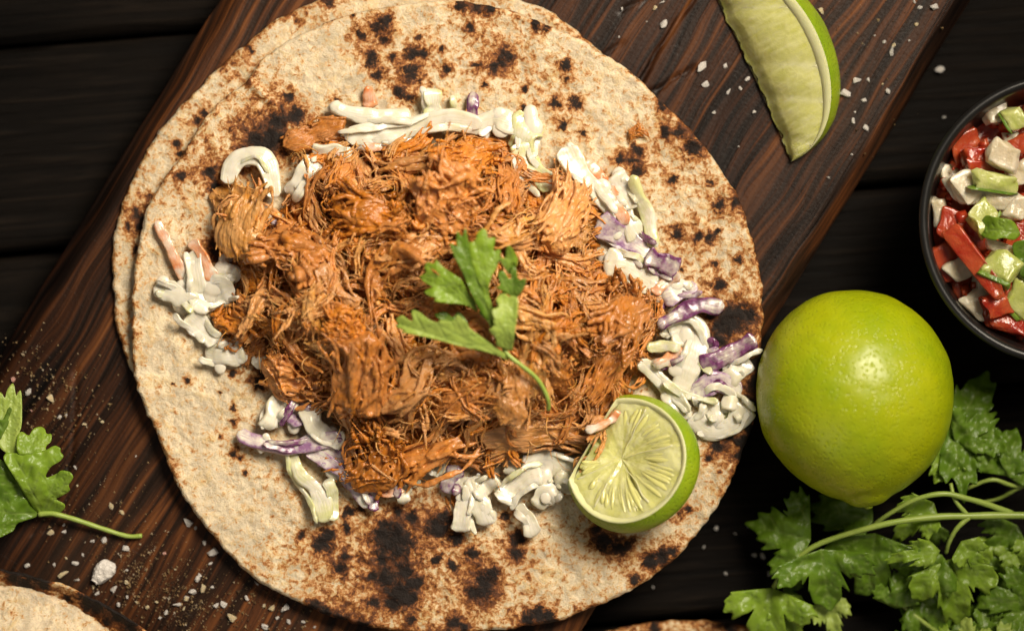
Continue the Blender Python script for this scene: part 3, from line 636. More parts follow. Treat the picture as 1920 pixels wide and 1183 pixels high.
def chunk(x, y, ang, length, kind, mi=None, dz=0.0, tilt=None, roll=None, wscale=1.0, k=None, label=None):
    i = cnt[0]; cnt[0] += 1
    r = np.random.default_rng(900+i)
    me = PROTO[kind][(i if k is None else k) % len(PROTO[kind])]
    o = bpy.data.objects.new({'rope': 'pork_strand', 'shred': 'pork_shred'}.get(kind, 'pork_chunk'), me); COL.objects.link(o); o.parent = pork
    h = float(pile_h(x, y)[0]); sc_ = length/LEN[kind]
    th = {'flat': 0.0022, 'block': 0.0036, 'lump': 0.0040, 'rope': 0.0018, 'shred': 0.0012}[kind]*sc_
    w = P(x, y, ZT + h + dz)
    # slope of the heap tips the piece
    e = 14; gxx = (float(pile_h(x+e, y)[0]) - float(pile_h(x-e, y)[0]))/(2*e*S); gyy = -(float(pile_h(x, y+e)[0]) - float(pile_h(x, y-e)[0]))/(2*e*S)
    nrm = Vector((-gxx*0.8, -gyy*0.8, 1)).normalized(); qn = Vector((0,0,1)).rotation_difference(nrm)
    tl = r.uniform(-0.28, 0.28) if tilt is None else tilt; rl = r.uniform(-0.5, 0.5) if roll is None else roll
    rot = qn.to_matrix() @ Euler((0, 0, math.radians(ang))).to_matrix() @ Euler((rl, tl, 0)).to_matrix()
    o.matrix_basis = Matrix.Translation(Vector(w - PO + np.array([0,0,th*0.35]))) @ rot.to_4x4() @ Matrix.Diagonal((sc_, sc_*wscale, sc_*(0.5+0.5*wscale), 1))
    if mi is None: mi = int(r.choice([0,0,0,1,2,2,2,3], 1)[0]) if kind != 'lump' else int(r.choice([1,1,0,0], 1)[0])
    o.material_slots[0].link = 'OBJECT'; o.material_slots[0].material = PORK[mi]
    return o
# base layer by dart throwing, denser and thinner towards the rim
pts = []
r_ = np.random.default_rng(3)
for t in range(6000):
    x, y = r_.uniform(405, 1245), r_.uniform(245, 905)
    if pile_d(x, y) < 12: continue
    if all((x-a)**2+(y-b)**2 > 36**2 for a, b in pts): pts.append((x, y))
for i, (x, y) in enumerate(pts):
    kind = ['block','rope','lump','rope','flat','rope'][i % 6]
    flow = 50*math.sin(x/140.0)+40*math.cos(y/110.0)+r_.normal(0, 40)
    chunk(x, y, flow, {'block':88,'flat':95,'lump':80,'rope':120,'shred':120}[kind]*r_.uniform(0.75, 1.1), kind, dz=-0.0022 + r_.uniform(-0.001, 0.001))
# pieces one can pick out in the photograph
for a in [(672,700,84,185,'block',0,.0030,0.05,0.0,1.05,1),(645,615,5,80,'lump',1,.0035),(690,405,-8,165,'lump',1,.0022,0,0,0.85),(640,335,70,100,'block',0,.002,None,None,0.7),(780,305,8,190,'rope',2,.0022),(705,312,-75,80,'rope',2,.002),(865,300,35,130,'lump',1,.002),(835,372,-25,140,'lump',0,.0025),(950,350,78,130,'block',0,.002,None,None,0.8),(1055,400,62,165,'block',2,.0022),(1090,440,50,66,'flat',3,.0055),
  (452,415,80,165,'flat',3,.0025,0,0,0.95),(592,255,22,130,'flat',0,.0025,0,0,0.7),(455,500,60,110,'rope',0,.001),(490,560,78,170,'rope',2,.002),(525,480,65,150,'rope',0,.002),(560,470,-30,150,'lump',0,.0016),(630,525,-62,150,'rope',2,.002),(730,500,42,170,'rope',0,.0028),(770,465,18,160,'rope',2,.003),(560,650,-45,150,'rope',0,.002),(560,700,-18,140,'lump',0,.001),(590,600,-70,130,'rope',3,.002),(450,595,20,100,'lump',1,.0),
  (1010,600,-15,160,'rope',3,.003),(1000,680,85,150,'flat',3,.0035,None,None,0.7),(1165,600,50,165,'lump',0,.002,None,None,0.9),(1080,540,-40,140,'rope',2,.0015),(1060,480,-10,150,'rope',2,.002),(960,735,70,130,'flat',2,.003,None,None,1.0),(865,745,35,150,'block',0,.0018,None,None,0.7),(905,790,60,150,'rope',2,.003),(815,845,22,230,'rope',0,.003,0.1),(700,860,62,140,'lump',1,.001),(700,830,80,120,'rope',2,.002),(1000,818,4,220,'flat',2,.0020,0,0,0.6),(1085,815,-6,150,'rope',2,.0015),(770,770,65,130,'rope',2,.0016),(1135,690,62,150,'block',0,.0016,None,None,0.7),(1190,640,70,110,'rope',0,.001),(745,645,-70,120,'rope',2,.001),(760,720,40,170,'rope',2,.0022),(800,690,30,150,'shred',2,.002),
  (905,450,10,130,'rope',3,.0026),(960,450,5,120,'rope',2,.003),(850,560,30,150,'lump',0,.001),(880,640,-20,130,'lump',0,.0),(1140,760,75,100,'rope',0,.0012),(880,875,-10,120,'shred',0,.001),(760,890,20,90,'rope',0,.0),(860,930,75,70,'rope',1,-.0005),(1122,846,64,105,'rope',3,.0095,0.15,0.0,0.8,2),(1108,872,66,90,'rope',0,.0075,0.1,0.0,0.7,5),(1128,800,20,110,'rope',2,.0085),(1140,770,50,90,'rope',0,.006),(1092,868,40,60,'shred',3,.008)]:
    a = list(a) + [None]*(11-len(a)); chunk(a[0], a[1], a[2], a[3], a[4], a[5], a[6], a[7], a[8], a[9] or 1.0, a[10])
# loose shreds over the top and around the rim
for i in range(330):
    for _ in range(50):
        x, y = r_.uniform(410, 1240), r_.uniform(245, 905)
        if pile_d(x, y) > 4: break
    flow = 50*math.sin(x/140.0)+40*math.cos(y/110.0)+r_.normal(0, 55)
    chunk(x, y, flow, r_.uniform(55, 125), 'shred' if i % 4 else 'rope', dz=0.0016+r_.uniform(0, 0.0026), wscale=r_.uniform(0.6, 1.1))
# hair-fine fibres and crumbs
mb = MB(); r = np.random.default_rng(12)
for i in range(420):
    for _ in range(50):
        x, y = r.uniform(410, 1240), r.uniform(245, 905)
        if pile_d(x, y) > 0: break
    L = r.uniform(18, 60)*S; a = r.uniform(0, 6.28); w = P(x, y, ZT + float(pile_h(x, y)[0]) + r.uniform(0.001, 0.0055))
    t = np.linspace(0, 1, 7); cu = r.normal(0, 1.3); aa = a + cu*t
    p = np.stack([np.cumsum(np.cos(aa))*L/7, np.cumsum(np.sin(aa))*L/7, L*0.35*np.sin(t*3.1)*r.uniform(-0.3, 1) ], 1) + w - PO
    mb.add(*tube(p, r.uniform(0.00012, 0.00030)*(1.05-t*0.75), 5))
for i in range(160):
    for _ in range(50):
        x, y = r.uniform(410, 1240), r.uniform(245, 905)
        if pile_d(x, y) > 0: break
    w = P(x, y, ZT + float(pile_h(x, y)[0]) + r.uniform(0.0015, 0.0042)) - PO
    mb.add(*icoball(w, r.uniform(0.0003, 0.0008), 1, r.uniform(0.6, 1.4, 3)))
tag(link('fine_fibre', mb.mesh('fine_fibre'), PORK[3], pork), kind='stuff')
# a shred that strayed onto the bare tortilla
st = thing('pork_crumb', 'small stray shred of pork on the upper right of the tortilla', 'pork', P(1195, 248, ZT+0.0006))
for (dx, dy, a, l, kd, kk) in ((-8, 0, 70, 42, 'rope', 1), (10, 4, -30, 46, 'shred', 2), (-2, 10, 20, 40, 'shred', 3), (4,-6, 100, 30, 'rope', 4)):
    me = PROTO[kd][kk]; o = bpy.data.objects.new('pork_strand', me); COL.objects.link(o); o.parent = st
    o.location = (dx*S, -dy*S, 0.0006); o.rotation_euler = (0.3, 0.1, math.radians(a)); o.scale = (l/LEN[kd],)*3
    o.material_slots[0].link = 'OBJECT'; o.material_slots[0].material = PORK[1]

# ------------------------------------------------------------------ coleslaw
def shred(parent, typ, path, width, lift, seed, thick=None, curl=0.5):
    r = np.random.default_rng(seed)
    n = max(14, int(sum(math.dist(path[i][:2], path[i+1][:2]) for i in range(len(path)-1))/4)+6)
    n = min(n, 44)
    q = catmull([(a, b, 0) for a, b in [p[:2] for p in path]], n)
    t = np.linspace(0, 1, n); ph = r.uniform(0, 6.28, 4)
    h = pile_h(q[:,0], q[:,1]); h = np.convolve(np.r_[[h[0]]*3, h, [h[-1]]*3], np.ones(7)/7, 'valid')
    th = thick if thick else min(0.0019, 0.24*width*S+0.0006)
    zz = ZT + 0.8*h + lift + th*0.55 + curl*0.0020*np.sin(5.0*t+ph[0]) + curl*0.0005*np.sin(9*t+ph[1])
    pth = np.array([P(a, b, z) for (a, b), z in zip(q[:, :2], zz)])
    end = np.minimum(1, np.minimum(t, 1-t)*n/3.0 + 0.40)
    wd = width*S*0.5*(1+0.16*np.sin(5*t+ph[2])+0.09*np.sin(13*t+ph[3]))*end
    k = 16; a = np.linspace(0, 2*np.pi, k, endpoint=False)
    ca, sa = np.sign(np.cos(a))*np.abs(np.cos(a))**0.6, np.sign(np.sin(a))*np.abs(np.sin(a))**0.5
    T = np.gradient(pth, axis=0); T /= np.linalg.norm(T, axis=1)[:,None]
    V = []
    cup = r.uniform(-1.2, 1.4); twist = r.uniform(-0.5, 0.5)
    for i in range(n):
        B = np.cross(T[i], [0,0,1]); B /= np.linalg.norm(B)+1e-9; Nn = np.cross(B, T[i])
        tw = twist*math.sin(2.5*t[i]+ph[0]); B2 = B*math.cos(tw)+Nn*math.sin(tw); N2 = -B*math.sin(tw)+Nn*math.cos(tw)
        thi = th*0.5*(0.55+0.45*end[i])*(1+0.2*math.sin(7*t[i]+ph[1]))
        rib = 1+0.22*np.sin(ca*7+ph[2]+1.5*t[i])*(sa>0); thi = thi*rib
        V.append(pth[i] + np.outer(ca*wd[i], B2) + np.outer(sa*thi + cup*0.25*th*(ca**2-0.4)*min(1, width/30), N2))
    V = np.concatenate(V); V += (0.00030*np.stack([fbm(V*420+s, 2, seed) for s in (0, 31, 63)], 1))
    V[:,2] += 0.0004*fbm(V*np.array([700,700,300]), 2, seed+8)
    V += (0.0008*np.stack([fbm(V*150+s, 2, seed+3) for s in (0, 31, 63)], 1))*np.array([1,1,0.6])
    F = [(i*k+j, i*k+(j+1) % k, (i+1)*k+(j+1) % k, (i+1)*k+j) for i in range(n-1) for j in range(k)]
    F += [tuple(range(k-1, -1, -1)), tuple((n-1)*k+j for j in range(k))]
    me = mesh_from('shred', V - np.array(parent.location), F); set_attr(me, 'rim', np.tile(np.abs(ca)**4, n)); set_attr(me, 'lat', np.tile(ca, n)); set_attr(me, 'lon', np.repeat(t*n*4/max(width, 8), k))
    nm = {'w':'white_cabbage_shred','g':'green_cabbage_shred','p':'red_cabbage_shred','l':'red_cabbage_shred','c':'carrot_strip','t':'white_cabbage_shred'}[typ]
    o = link(nm, me, SLAW[typ], parent)
    return pth
CL = {
 'creamy coleslaw along the top edge of the pork with one dark purple shred': [
  ('c',[(660,274),(700,277),(765,273)],16,.0), ('c',[(691,162),(694,200)],24,.0), ('g',[(848,180),(850,220)],15,.0), ('p',[(888,177),(884,200),(881,232)],25,.0006), ('g',[(809,167),(812,190),(812,225)],37,.0012),
  ('w',[(620,194),(643,208),(687,218),(770,224)],30,.0020), ('w',[(648,258),(690,252),(738,246),(806,230),(857,225),(905,236)],40,.0028), ('w',[(690,262),(740,262),(790,255)],26,.0018), ('w',[(890,240),(928,222),(955,232),(985,240)],36,.0026),('w',[(830,240),(880,245),(920,250)],26,.0018),
  ('g',[(1000,222),(985,245),(972,285)],58,.0030), ('g',[(975,268),(990,312),(1036,352)],42,.0036)],
 'creamy coleslaw with carrot strips on the upper right of the pork': [
  ('c',[(1099,302),(1135,341),(1160,385)],24,.0010), ('w',[(1060,276),(1080,315),(1118,357),(1154,405)],40,.0030), ('w',[(1150,331),(1167,353),(1190,390)],50,.0006), ('w',[(1168,400),(1185,425),(1195,445)],40,.0004), ('c',[(1140,365),(1160,395),(1178,420)],20,.0026),
  ('g',[(1186,328),(1199,366),(1212,398),(1228,465)],24,.0026), ('l',[(1120,418),(1173,447),(1215,478)],46,.0014), ('t',[(1122,486),(1150,480),(1180,484)],22,.0002)],
 'creamy coleslaw with purple cabbage at the right of the pork below the carrot clump': [
  ('w',[(1132,492),(1185,500),(1235,535)],58,.0010), ('p',[(1212,478),(1240,490),(1274,507)],38,.0034), ('c',[(1222,553),(1245,533),(1272,514)],23,.0034), ('w',[(1262,527),(1296,537)],20,.0020), ('l',[(1240,560),(1270,548),(1307,538)],34,.0010), ('p',[(1235,572),(1262,560),(1290,552)],20,.0012),('w',[(1190,520),(1220,540),(1250,560)],30,.0006)],
 'large coleslaw clump with purple shreds at the right rim of the tortilla': [
  ('w',[(1253,625),(1290,615),(1306,640),(1290,690),(1272,735)],50,.0018), ('p',[(1234,612),(1272,590),(1309,571),(1357,577)],27,.0042), ('w',[(1245,610),(1270,625),(1280,650)],36,.0010), ('g',[(1214,653),(1245,650),(1276,657)],19,.0030), ('c',[(1225,684),(1255,672),(1284,660)],28,.0034),
  ('w',[(1202,677),(1244,718),(1292,772)],28,.0030), ('g',[(1244,716),(1281,742),(1345,754)],13,.0046), ('w',[(1240,740),(1265,755),(1290,785)],24,.0020), ('p',[(1318,690),(1368,662),(1418,638)],36,.0024), ('p',[(1312,665),(1330,650),(1345,642)],30,.0012), ('w',[(1355,720),(1380,700),(1399,668)],38,.0008),
  ('l',[(1296,735),(1346,716),(1390,734)],36,.0022), ('p',[(1320,722),(1345,722),(1362,726)],20,.0034), ('g',[(1304,668),(1318,684),(1337,702)],15,.0038), ('w',[(1298,780),(1330,806),(1374,796),(1399,760)],42,.0012), ('w',[(1355,745),(1380,755),(1398,775)],46,.0018), ('t',[(1300,720),(1310,745),(1312,765)],32,.0004),('w',[(1310,770),(1335,765),(1345,800)],34,.0006)],
 'coleslaw clump with lavender cabbage on the lower left of the pork': [
  ('w',[(500,803),(512,770),(533,748),(556,744)],40,.0018), ('p',[(526,800),(538,775),(552,752)],13,.0040), ('l',[(545,795),(560,770),(580,748)],44,.0010), ('w',[(578,762),(590,800),(620,820),(646,828)],38,.0026), ('l',[(446,813),(498,833),(542,842),(589,828),(640,822)],30,.0022), ('p',[(498,828),(540,833),(590,822)],9,.0040),
  ('g',[(547,848),(562,889),(593,920),(614,978)],30,.0012), ('g',[(612,898),(627,937),(620,978)],22,.0016), ('l',[(575,842),(637,883),(696,950)],26,.0018), ('l',[(600,848),(640,868),(672,890)],46,.0010), ('p',[(640,870),(670,900),(694,945)],12,.0032), ('p',[(706,900),(702,930),(697,957)],22,.0018), ('c',[(724,885),(732,910),(736,932)],40,.0022), ('w',[(752,905),(758,942)],26,.0014), ('w',[(765,900),(784,908)],20,.0012)],
 'bright white coleslaw clump below the middle of the pork': [
  ('l',[(838,925),(846,900),(856,875)],34,.0010), ('w',[(862,996),(868,955),(880,895)],36,.0020), ('w',[(884,895),(900,945),(914,982)],36,.0022), ('w',[(932,893),(908,915),(895,935)],30,.0024), ('w',[(930,962),(910,968),(895,955)],24,.0018), ('w',[(955,888),(960,855)],27,.0016), ('w',[(808,872),(835,880)],30,.0010)],
 'small white coleslaw clump between the pork and the squeezed lime': [
  ('w',[(944,942),(960,915),(990,895),(1016,886)],42,.0020), ('w',[(980,870),(1020,866),(1060,880),(1085,890)],44,.0012), ('w',[(970,945),(988,968),(1001,1001)],30,.0016), ('w',[(1002,948),(1020,930),(1045,918)],38,.0018), ('w',[(1040,895),(1060,905),(1075,920)],34,.0010)],
 'coleslaw clump with two pointed carrot strips at the left of the pork': [
  ('c',[(293,415),(317,462),(346,522),(358,550)],20,.0016), ('c',[(359,450),(381,479),(401,525)],23,.0020), ('w',[(366,470),(368,510),(366,550)],36,.0016), ('w',[(294,538),(332,553),(365,582)],46,.0012), ('w',[(365,582),(392,555),(438,536)],52,.0024), ('w',[(352,590),(388,625),(408,640)],40,.0012), ('w',[(384,660),(417,666),(456,652)],50,.0010), ('t',[(404,499),(447,517)],36,.0006), ('l',[(432,448),(430,492)],27,.0004), ('g',[(412,406),(432,442)],10,.0008), ('c',[(410,600),(425,615)],20,.0016), ('l',[(510,412),(528,424)],16,.0010),('w',[(470,676),(505,682)],26,.0004)],
 'white cabbage arch lying on the upper left of the pork': [
  ('w',[(427,346),(438,308),(465,294),(494,300),(508,333),(515,370)],34,.0034), ('w',[(545,367),(566,332),(592,300)],38,.0012), ('w',[(588,290),(625,286),(660,292)],34,.0008), ('c',[(622,262),(636,290)],15,.0014)],
 'pale carrot strip leaning on the rim of the squeezed lime': [('c',[(1098,807),(1130,795),(1168,774)],17,.0115)],
}
sd = 3000
for label, shreds in CL.items():
    a0 = np.array([p for s in shreds for p in s[1]]); cx, cy = a0.mean(0)
    single = len(shreds) == 1
    th_ = thing('coleslaw_clump' if not single else 'carrot_strip', label, 'coleslaw' if not single else 'carrot', P(cx, cy, ZT), 'coleslaw around the pork' if not single else None)
    r = np.random.default_rng(sd); mbd = MB()
    for (typ, path, w, lift) in shreds:
        sd += 1; pth = shred(th_, typ, path, w, lift + 0.0004, sd)
        if not single and typ in 'wglt':
            for _ in range(int(len(pth)/13)+1):
                c0 = pth[r.integers(len(pth)//4, len(pth)*3//4+1)] + np.array([r.normal(0, w*0.22)*S, r.normal(0, w*0.22)*S, -0.0002]); rr = r.uniform(0.20, 0.34)*w*S
                mbd.add(*icoball(c0, rr, 2, (r.uniform(0.9,1.6), r.uniform(0.9,1.6), 0.5)))
    if not single:                                         # thin slivers between the broad shreds
        for (ty, pa, w, lf) in [q for q in shreds if q[2] >= 28]:
            pc = catmull([(a, b, 0) for a, b in pa], 9)[:, :2]; tg = np.gradient(pc, axis=0); tg /= np.linalg.norm(tg, axis=1)[:,None]; nn_ = np.stack([-tg[:,1], tg[:,0]], 1)
            for sg in ((-1, 1) if w > 38 else (1,)):
                off = sg*w*r.uniform(0.18, 0.50); i0, i1 = (0, 8) if r.uniform() < 0.5 else ((0, 6) if r.uniform() < 0.5 else (2, 8))
                pp = (pc + nn_*(off + r.normal(0, 2.5, (9, 1)).cumsum(0)*0.6) + tg*r.normal(0, 6))[i0:i1+1:2]; sd += 1
                shred(th_, str(r.choice(list('wwwg' if ty in 'wgt' else 'wlp'))), [tuple(q) for q in pp], r.uniform(9, 15), lf+r.uniform(0.0006, 0.0020), sd, 0.0012, 0.9)
    if mbd.n:
        me = voxel(mbd.mesh('dressing'), 0.0004, 6, 0.6); V = co(me); set_co(me, V - np.array(th_.location)); link('dressing', me, DRESSING, th_)
# ------------------------------------------------------------------ cilantro
def smooth_poly(p, it=1):
    p = np.asarray(p, float)
    for _ in range(it):
        q = np.roll(p, -1, 0); p = np.stack([0.8*p+0.2*q, 0.2*p+0.8*q], 1).reshape(-1, 2)
    return p
def leaf_mesh(outline, base, tips, zf, off, sp=4.0, fold=0.0, ripple=0.0010, seed=1):
    """outline in photo pixels; base = petiole end; tips = ends of the main veins; zf(x, y) = height"""
    o = smooth_poly(outline, 2); lo, hi = o.min(0), o.max(0)
    gx, gy = np.meshgrid(np.arange(lo[0], hi[0], sp), np.arange(lo[1], hi[1], sp*0.87)); gx[1::2] += sp/2
    g = np.stack([gx.ravel(), gy.ravel()], 1); g = g[inside(o, g)]
    if len(g): g = g[dist_poly(o, g) > sp*0.45]
    n = len(o); vin = [Vector(v) for v in np.vstack([o, g])]; ed = [(i, (i+1) % n) for i in range(n)]
    vo, _, fo, *_ = delaunay_2d_cdt(vin, ed, [], 1, 1e-4)
    v = np.array([w[:] for w in vo]); base = np.asarray(base, float)
    dv = np.full(len(v), 1e9); lat = np.full(len(v), 1e9)
    for ti, tp in enumerate(tips):
        ab = np.asarray(tp, float)-base; t = np.clip(((v-base)@ab)/(ab@ab), 0, 1); dd = np.linalg.norm(v-base-t[:,None]*ab, axis=1)
        dv = np.minimum(dv, dd/(1.25-0.75*t)); 
        if ti == 0: lat = dd; ln = math.sqrt(ab@ab)
        for s_ in (0.35, 0.55, 0.75):                      # side veins
            for sg in (-1, 1):
                b0 = base+ab*s_; dr = ab*0.30*(1.15-s_)+sg*np.array([-ab[1], ab[0]])*0.26*(1.2-s_); t2 = np.clip(((v-b0)@dr)/(dr@dr), 0, 1)
                dv = np.minimum(dv, np.linalg.norm(v-b0-t2[:,None]*dr, axis=1)*1.8)
    q = np.c_[v/24, v[:,:1]*0+seed]
    z = np.array([zf(a, b) for a, b in v]) + fold*lat*S + ripple*fbm(q, 3, seed) + ripple*0.5*np.minimum(dist_poly(o, v)/10, 1)*0
    W = np.array([P(a, b, c) for (a, b), c in zip(v, z)]) - np.asarray(off)
    me = mesh_from('leaf', W, fo); set_attr(me, 'vein', np.exp(-(dv/2.1)**2)); return me
def add_leaf(parent, outline, base, tips, zf, mat, seed, fold=0.0, ripple=0.0010, sp=4.0, name='leaf'):
    me = leaf_mesh(outline, base, tips, zf, np.array(parent.location), sp, fold, ripple, seed)
    o = link(name, me, mat, parent); md = o.modifiers.new('t', 'SOLIDIFY'); md.thickness = 0.00022; md.offset = 0; return o
def lin(p0, z0, p1, z1, bow=0.0):
    p0 = np.array(p0, float); d = np.array(p1, float)-p0; L2 = d@d
    def f(x, y):
        t = ((x-p0[0])*d[0]+(y-p0[1])*d[1])/L2; t = min(max(t, -0.3), 1.3); return z0+(z1-z0)*t+bow*4*t*(1-t)
    return f
def add_stem(parent, path, r0, r1, mat=None, name='stem', k=10):
    p = catmull(PP(path), max(10, 6*len(path))); t = np.linspace(0, 1, len(p))
    V, F = tube(p, (r0+(r1-r0)*t)*S*(1+0.05*np.sin(t*40)), k)
    return link(name, mesh_from('stem', V-np.array(parent.location), F), mat or STEM, parent)
def cz(c, o, s): return [(o[0]+a/s, o[1]+b/s) for a, b in c]

# sprig on the pork, traced from the photograph
sp_ = thing('cilantro_sprig', 'fresh green cilantro sprig lying on top of the pulled pork', 'cilantro', P(900, 600, ZT+0.024))
ZP = ZT + 0.0285; Q = lambda c: cz(c, (720, 410), 3.113)
add_leaf(sp_, Q([(640,640),(560,545),(500,420),(452,300),(420,245),(378,140),(402,150),(425,172),(422,110),(425,65),(455,112),(465,75),(477,45),(490,130),(505,250),(565,400),(645,600)]), Q([(645,630)])[0], Q([(440,130),(400,170),(477,60)]), lin(Q([(640,640)])[0], ZP+.001, Q([(440,100)])[0], ZP+.011, .002), LEAF_D, 5, 0.15)
add_leaf(sp_, Q([(490,130),(512,140),(535,125),(545,80),(580,55),(600,70),(605,120),(632,108),(655,115),(640,165),(640,192),(662,180),(682,182),(672,262),(622,345),(608,430),(630,500),(655,620),(640,640),(565,400),(505,250)]), Q([(645,630)])[0], Q([(585,75),(530,140),(650,125),(670,200)]), lin(Q([(640,640)])[0], ZP+.001, Q([(585,75)])[0], ZP+.010, .003), LEAF, 6, -0.15)
add_leaf(sp_, Q([(555,555),(480,505),(420,497),(350,492),(288,482),(308,460),(270,455),(228,430),(258,410),(285,402),(240,375),(200,340),(222,330),(245,318),(235,290),(240,258),(262,255),(292,265),(305,235),(342,282),(420,332),(452,352),(480,410),(530,480)]), Q([(555,550)])[0], Q([(215,340),(245,265),(240,430),(305,250)]), lin(Q([(555,550)])[0], ZP+.002, Q([(215,340)])[0], ZP+.004, .003), LEAF, 7, 0.25, 0.0014)
add_leaf(sp_, Q([(735,835),(650,795),(520,762),(430,742),(340,715),(200,682),(90,660),(130,655),(62,630),(85,610),(62,590),(105,558),(140,590),(170,600),(158,545),(168,530),(210,545),(262,590),(312,608),(330,590),(400,602),(415,575),(432,560),(482,605),(500,640),(545,672),(640,740),(710,790)]), Q([(725,825)])[0], Q([(75,610),(170,545),(430,570)]), lin(Q([(720,820)])[0], ZP+.001, Q([(80,610)])[0], ZP+.0035, .005), LEAF_P, 8, 0.30, 0.0012)
add_leaf(sp_, Q([(400,600),(340,600),(285,560),(340,540),(370,545),(400,580),(430,540),(460,560),(500,620)]), Q([(500,620)])[0], Q([(300,565),(430,545)]), lin(Q([(500,620)])[0], ZP-.001, Q([(300,560)])[0], ZP-.002), LEAF_D, 9)
add_leaf(sp_, Q([(750,775),(700,760),(650,740),(655,700),(608,650),(640,632),(642,600),(632,550),(632,525),(672,520),(655,480),(658,460),(690,428),(715,440),(732,462),(745,448),(785,460),(780,560),(765,650),(755,740)]), Q([(745,775)])[0], Q([(690,440),(760,460),(640,535),(620,650)]), lin(Q([(745,775)])[0], ZP+.002, Q([(700,440)])[0], ZP+.008, .004), LEAF_P, 10, 0.15, 0.0014)
add_leaf(sp_, Q([(755,470),(720,440),(650,400),(682,392),(662,312),(700,300),(742,370),(735,252),(760,270),(778,310),(780,362),(832,345),(825,390),(800,435),(775,465)]), Q([(755,470)])[0], Q([(740,270),(820,360),(670,320)]), lin(Q([(755,470)])[0], ZP+.006, Q([(745,270)])[0], ZP+.009, .002), LEAF_D, 11, 0.2)
add_leaf(sp_, Q([(740,340),(700,290),(668,222),(712,235),(712,180),(722,155),(750,175),(765,205),(782,235),(775,290),(745,250)]), Q([(745,350)])[0], Q([(725,170),(680,230)]), lin(Q([(740,350)])[0], ZP+.008, Q([(725,170)])[0], ZP+.013), LEAF, 12, 0.1)
st_path = Q([(650,640),(690,740),(730,800),(800,855),(880,920),(930,990),(958,1060),(960,1112)])
add_stem(sp_, [(a, b, ZP + h) for (a, b), h in zip(st_path, (.002,.002,.002,.0015,.000,-.002,-.004,-.007))], 4.0, 4.2)
add_stem(sp_, [(a, b, ZP + h) for (a, b), h in zip(Q([(555,545),(610,600),(640,660)]), (.0025,.003,.0025))], 2.0, 3.0)

# sprig on the left of the board
sl = thing('cilantro_sprig', 'single cilantro leaf with thin stem on the board at the left edge', 'cilantro', P(60, 880, ZB))
Q2 = lambda c: cz(c, (0, 680), 2.351)
add_leaf(sl, Q2([(175,675),(230,680),(285,645),(288,622),(240,600),(275,585),(312,562),(300,540),(326,505),(310,480),(270,472),(248,490),(205,508),(200,495),(225,455),(268,432),(282,410),(265,392),(268,375),(240,362),(205,385),(140,395),(75,400),(30,392),(10,420),(60,500),(120,600)]), Q2([(190,668)])[0], Q2([(280,400),(315,495),(280,635),(60,400)]), lin(Q2([(190,668)])[0], ZB+.004, Q2([(150,400)])[0], ZB+.012, .003), LEAF, 21, 0.1, 0.0016)
add_leaf(sl, Q2([(205,390),(200,370),(228,345),(228,312),(205,315),(198,290),(178,280),(145,290),(128,325),(95,300),(75,320),(72,380),(85,410)]), Q2([(120,410)])[0], Q2([(175,290),(90,310),(222,325)]), lin(Q2([(120,410)])[0], ZB+.013, Q2([(170,285)])[0], ZB+.008), LEAF, 22, 0.1)
add_leaf(sl, Q2([(80,410),(15,395),(-30,330),(-40,130),(5,128),(22,160),(30,120),(60,82),(70,150),(80,130),(92,118),(97,160),(97,280),(75,330)]), Q2([(40,410)])[0], Q2([(60,95),(5,140),(90,130)]), lin(Q2([(40,410)])[0], ZB+.011, Q2([(60,90)])[0], ZB+.008), LEAF_P, 23, 0.2)
add_leaf(sl, Q2([(175,675),(120,600),(60,500),(10,420),(-60,440),(-140,560),(-150,700),(-60,790),(0,770),(40,750),(60,740),(75,705),(110,695)]), Q2([(180,670)])[0], Q2([(0,760),(-100,650),(0,440)]), lin(Q2([(180,670)])[0], ZB+.0035, Q2([(-60,640)])[0], ZB+.009, .002), LEAF_D, 24, 0.1, 0.0018)
add_leaf(sl, Q2([(0,350),(-20,230),(10,260),(40,190),(55,205),(35,250),(42,265),(15,310)]), Q2([(0,360)])[0], Q2([(45,200)]), lin(Q2([(0,360)])[0], ZB+.014, Q2([(45,200)])[0], ZB+.0165), LEAF_D, 25)
add_stem(sl, [(a, b, ZB + h) for (a, b), h in zip(Q2([(170,668),(230,664),(330,690),(450,730),(560,763),(626,762)]), (.0045,.0048,.004,.003,.0022,.0020))], 5.2, 4.2)

# generic three-lobed leaflet for the bunch
def leaflet(base, tip, w, seed, nl=3):
    r = np.random.default_rng(seed); base = np.array(base, float); ax = np.array(tip, float)-base; L = np.linalg.norm(ax); ax /= L; ay = np.array([-ax[1], ax[0]])
    pts = [(0.0, 0.03*w)]; tips = []
    lob = [(-46, .80), (0, 1.0), (46, .80)]
    out = [(-8, 0.10)]
    for li, (a, ln) in enumerate(lob):
        tt = [(-20,.78),(-16,.70),(-11,.93),(-6,.84),(0,1.0),(6,.85),(11,.93),(16,.71),(20,.78)]
        for (da, rr) in tt: out.append((a+da*(1.0+r.normal(0,.06)), ln*rr*(1+r.normal(0,.05))))
        if li < 2: out.append((a+23, 0.44+r.normal(0,.05)))
        tips.append((a, ln*0.95))
    out.append((8, 0.10))
    def xy(a, rr):
        a = math.radians(a); return base + ax*L*rr*math.cos(a)*(1.0) + ay*L*rr*math.sin(a)*w
    return [xy(a, rr) for a, rr in out], [xy(*tips[1]), xy(*tips[0]), xy(*tips[2])]
def put_leaf(parent, base, tip, w, z0, z1, mat, seed, fold=0.15, bow=0.003):
    mat = {LEAF_P: LEAF, LEAF: LEAF_D}.get(mat, mat) if seed % 3 else mat
    tip = tuple(np.array(base)+(np.array(tip)-np.array(base))*1.12); w = w*1.15
    o, tp = leaflet(base, tip, w, seed); return add_leaf(parent, o, base, tp, lin(base, z0, tip, z1, bow), mat, seed, fold, 0.0030, 5.0)
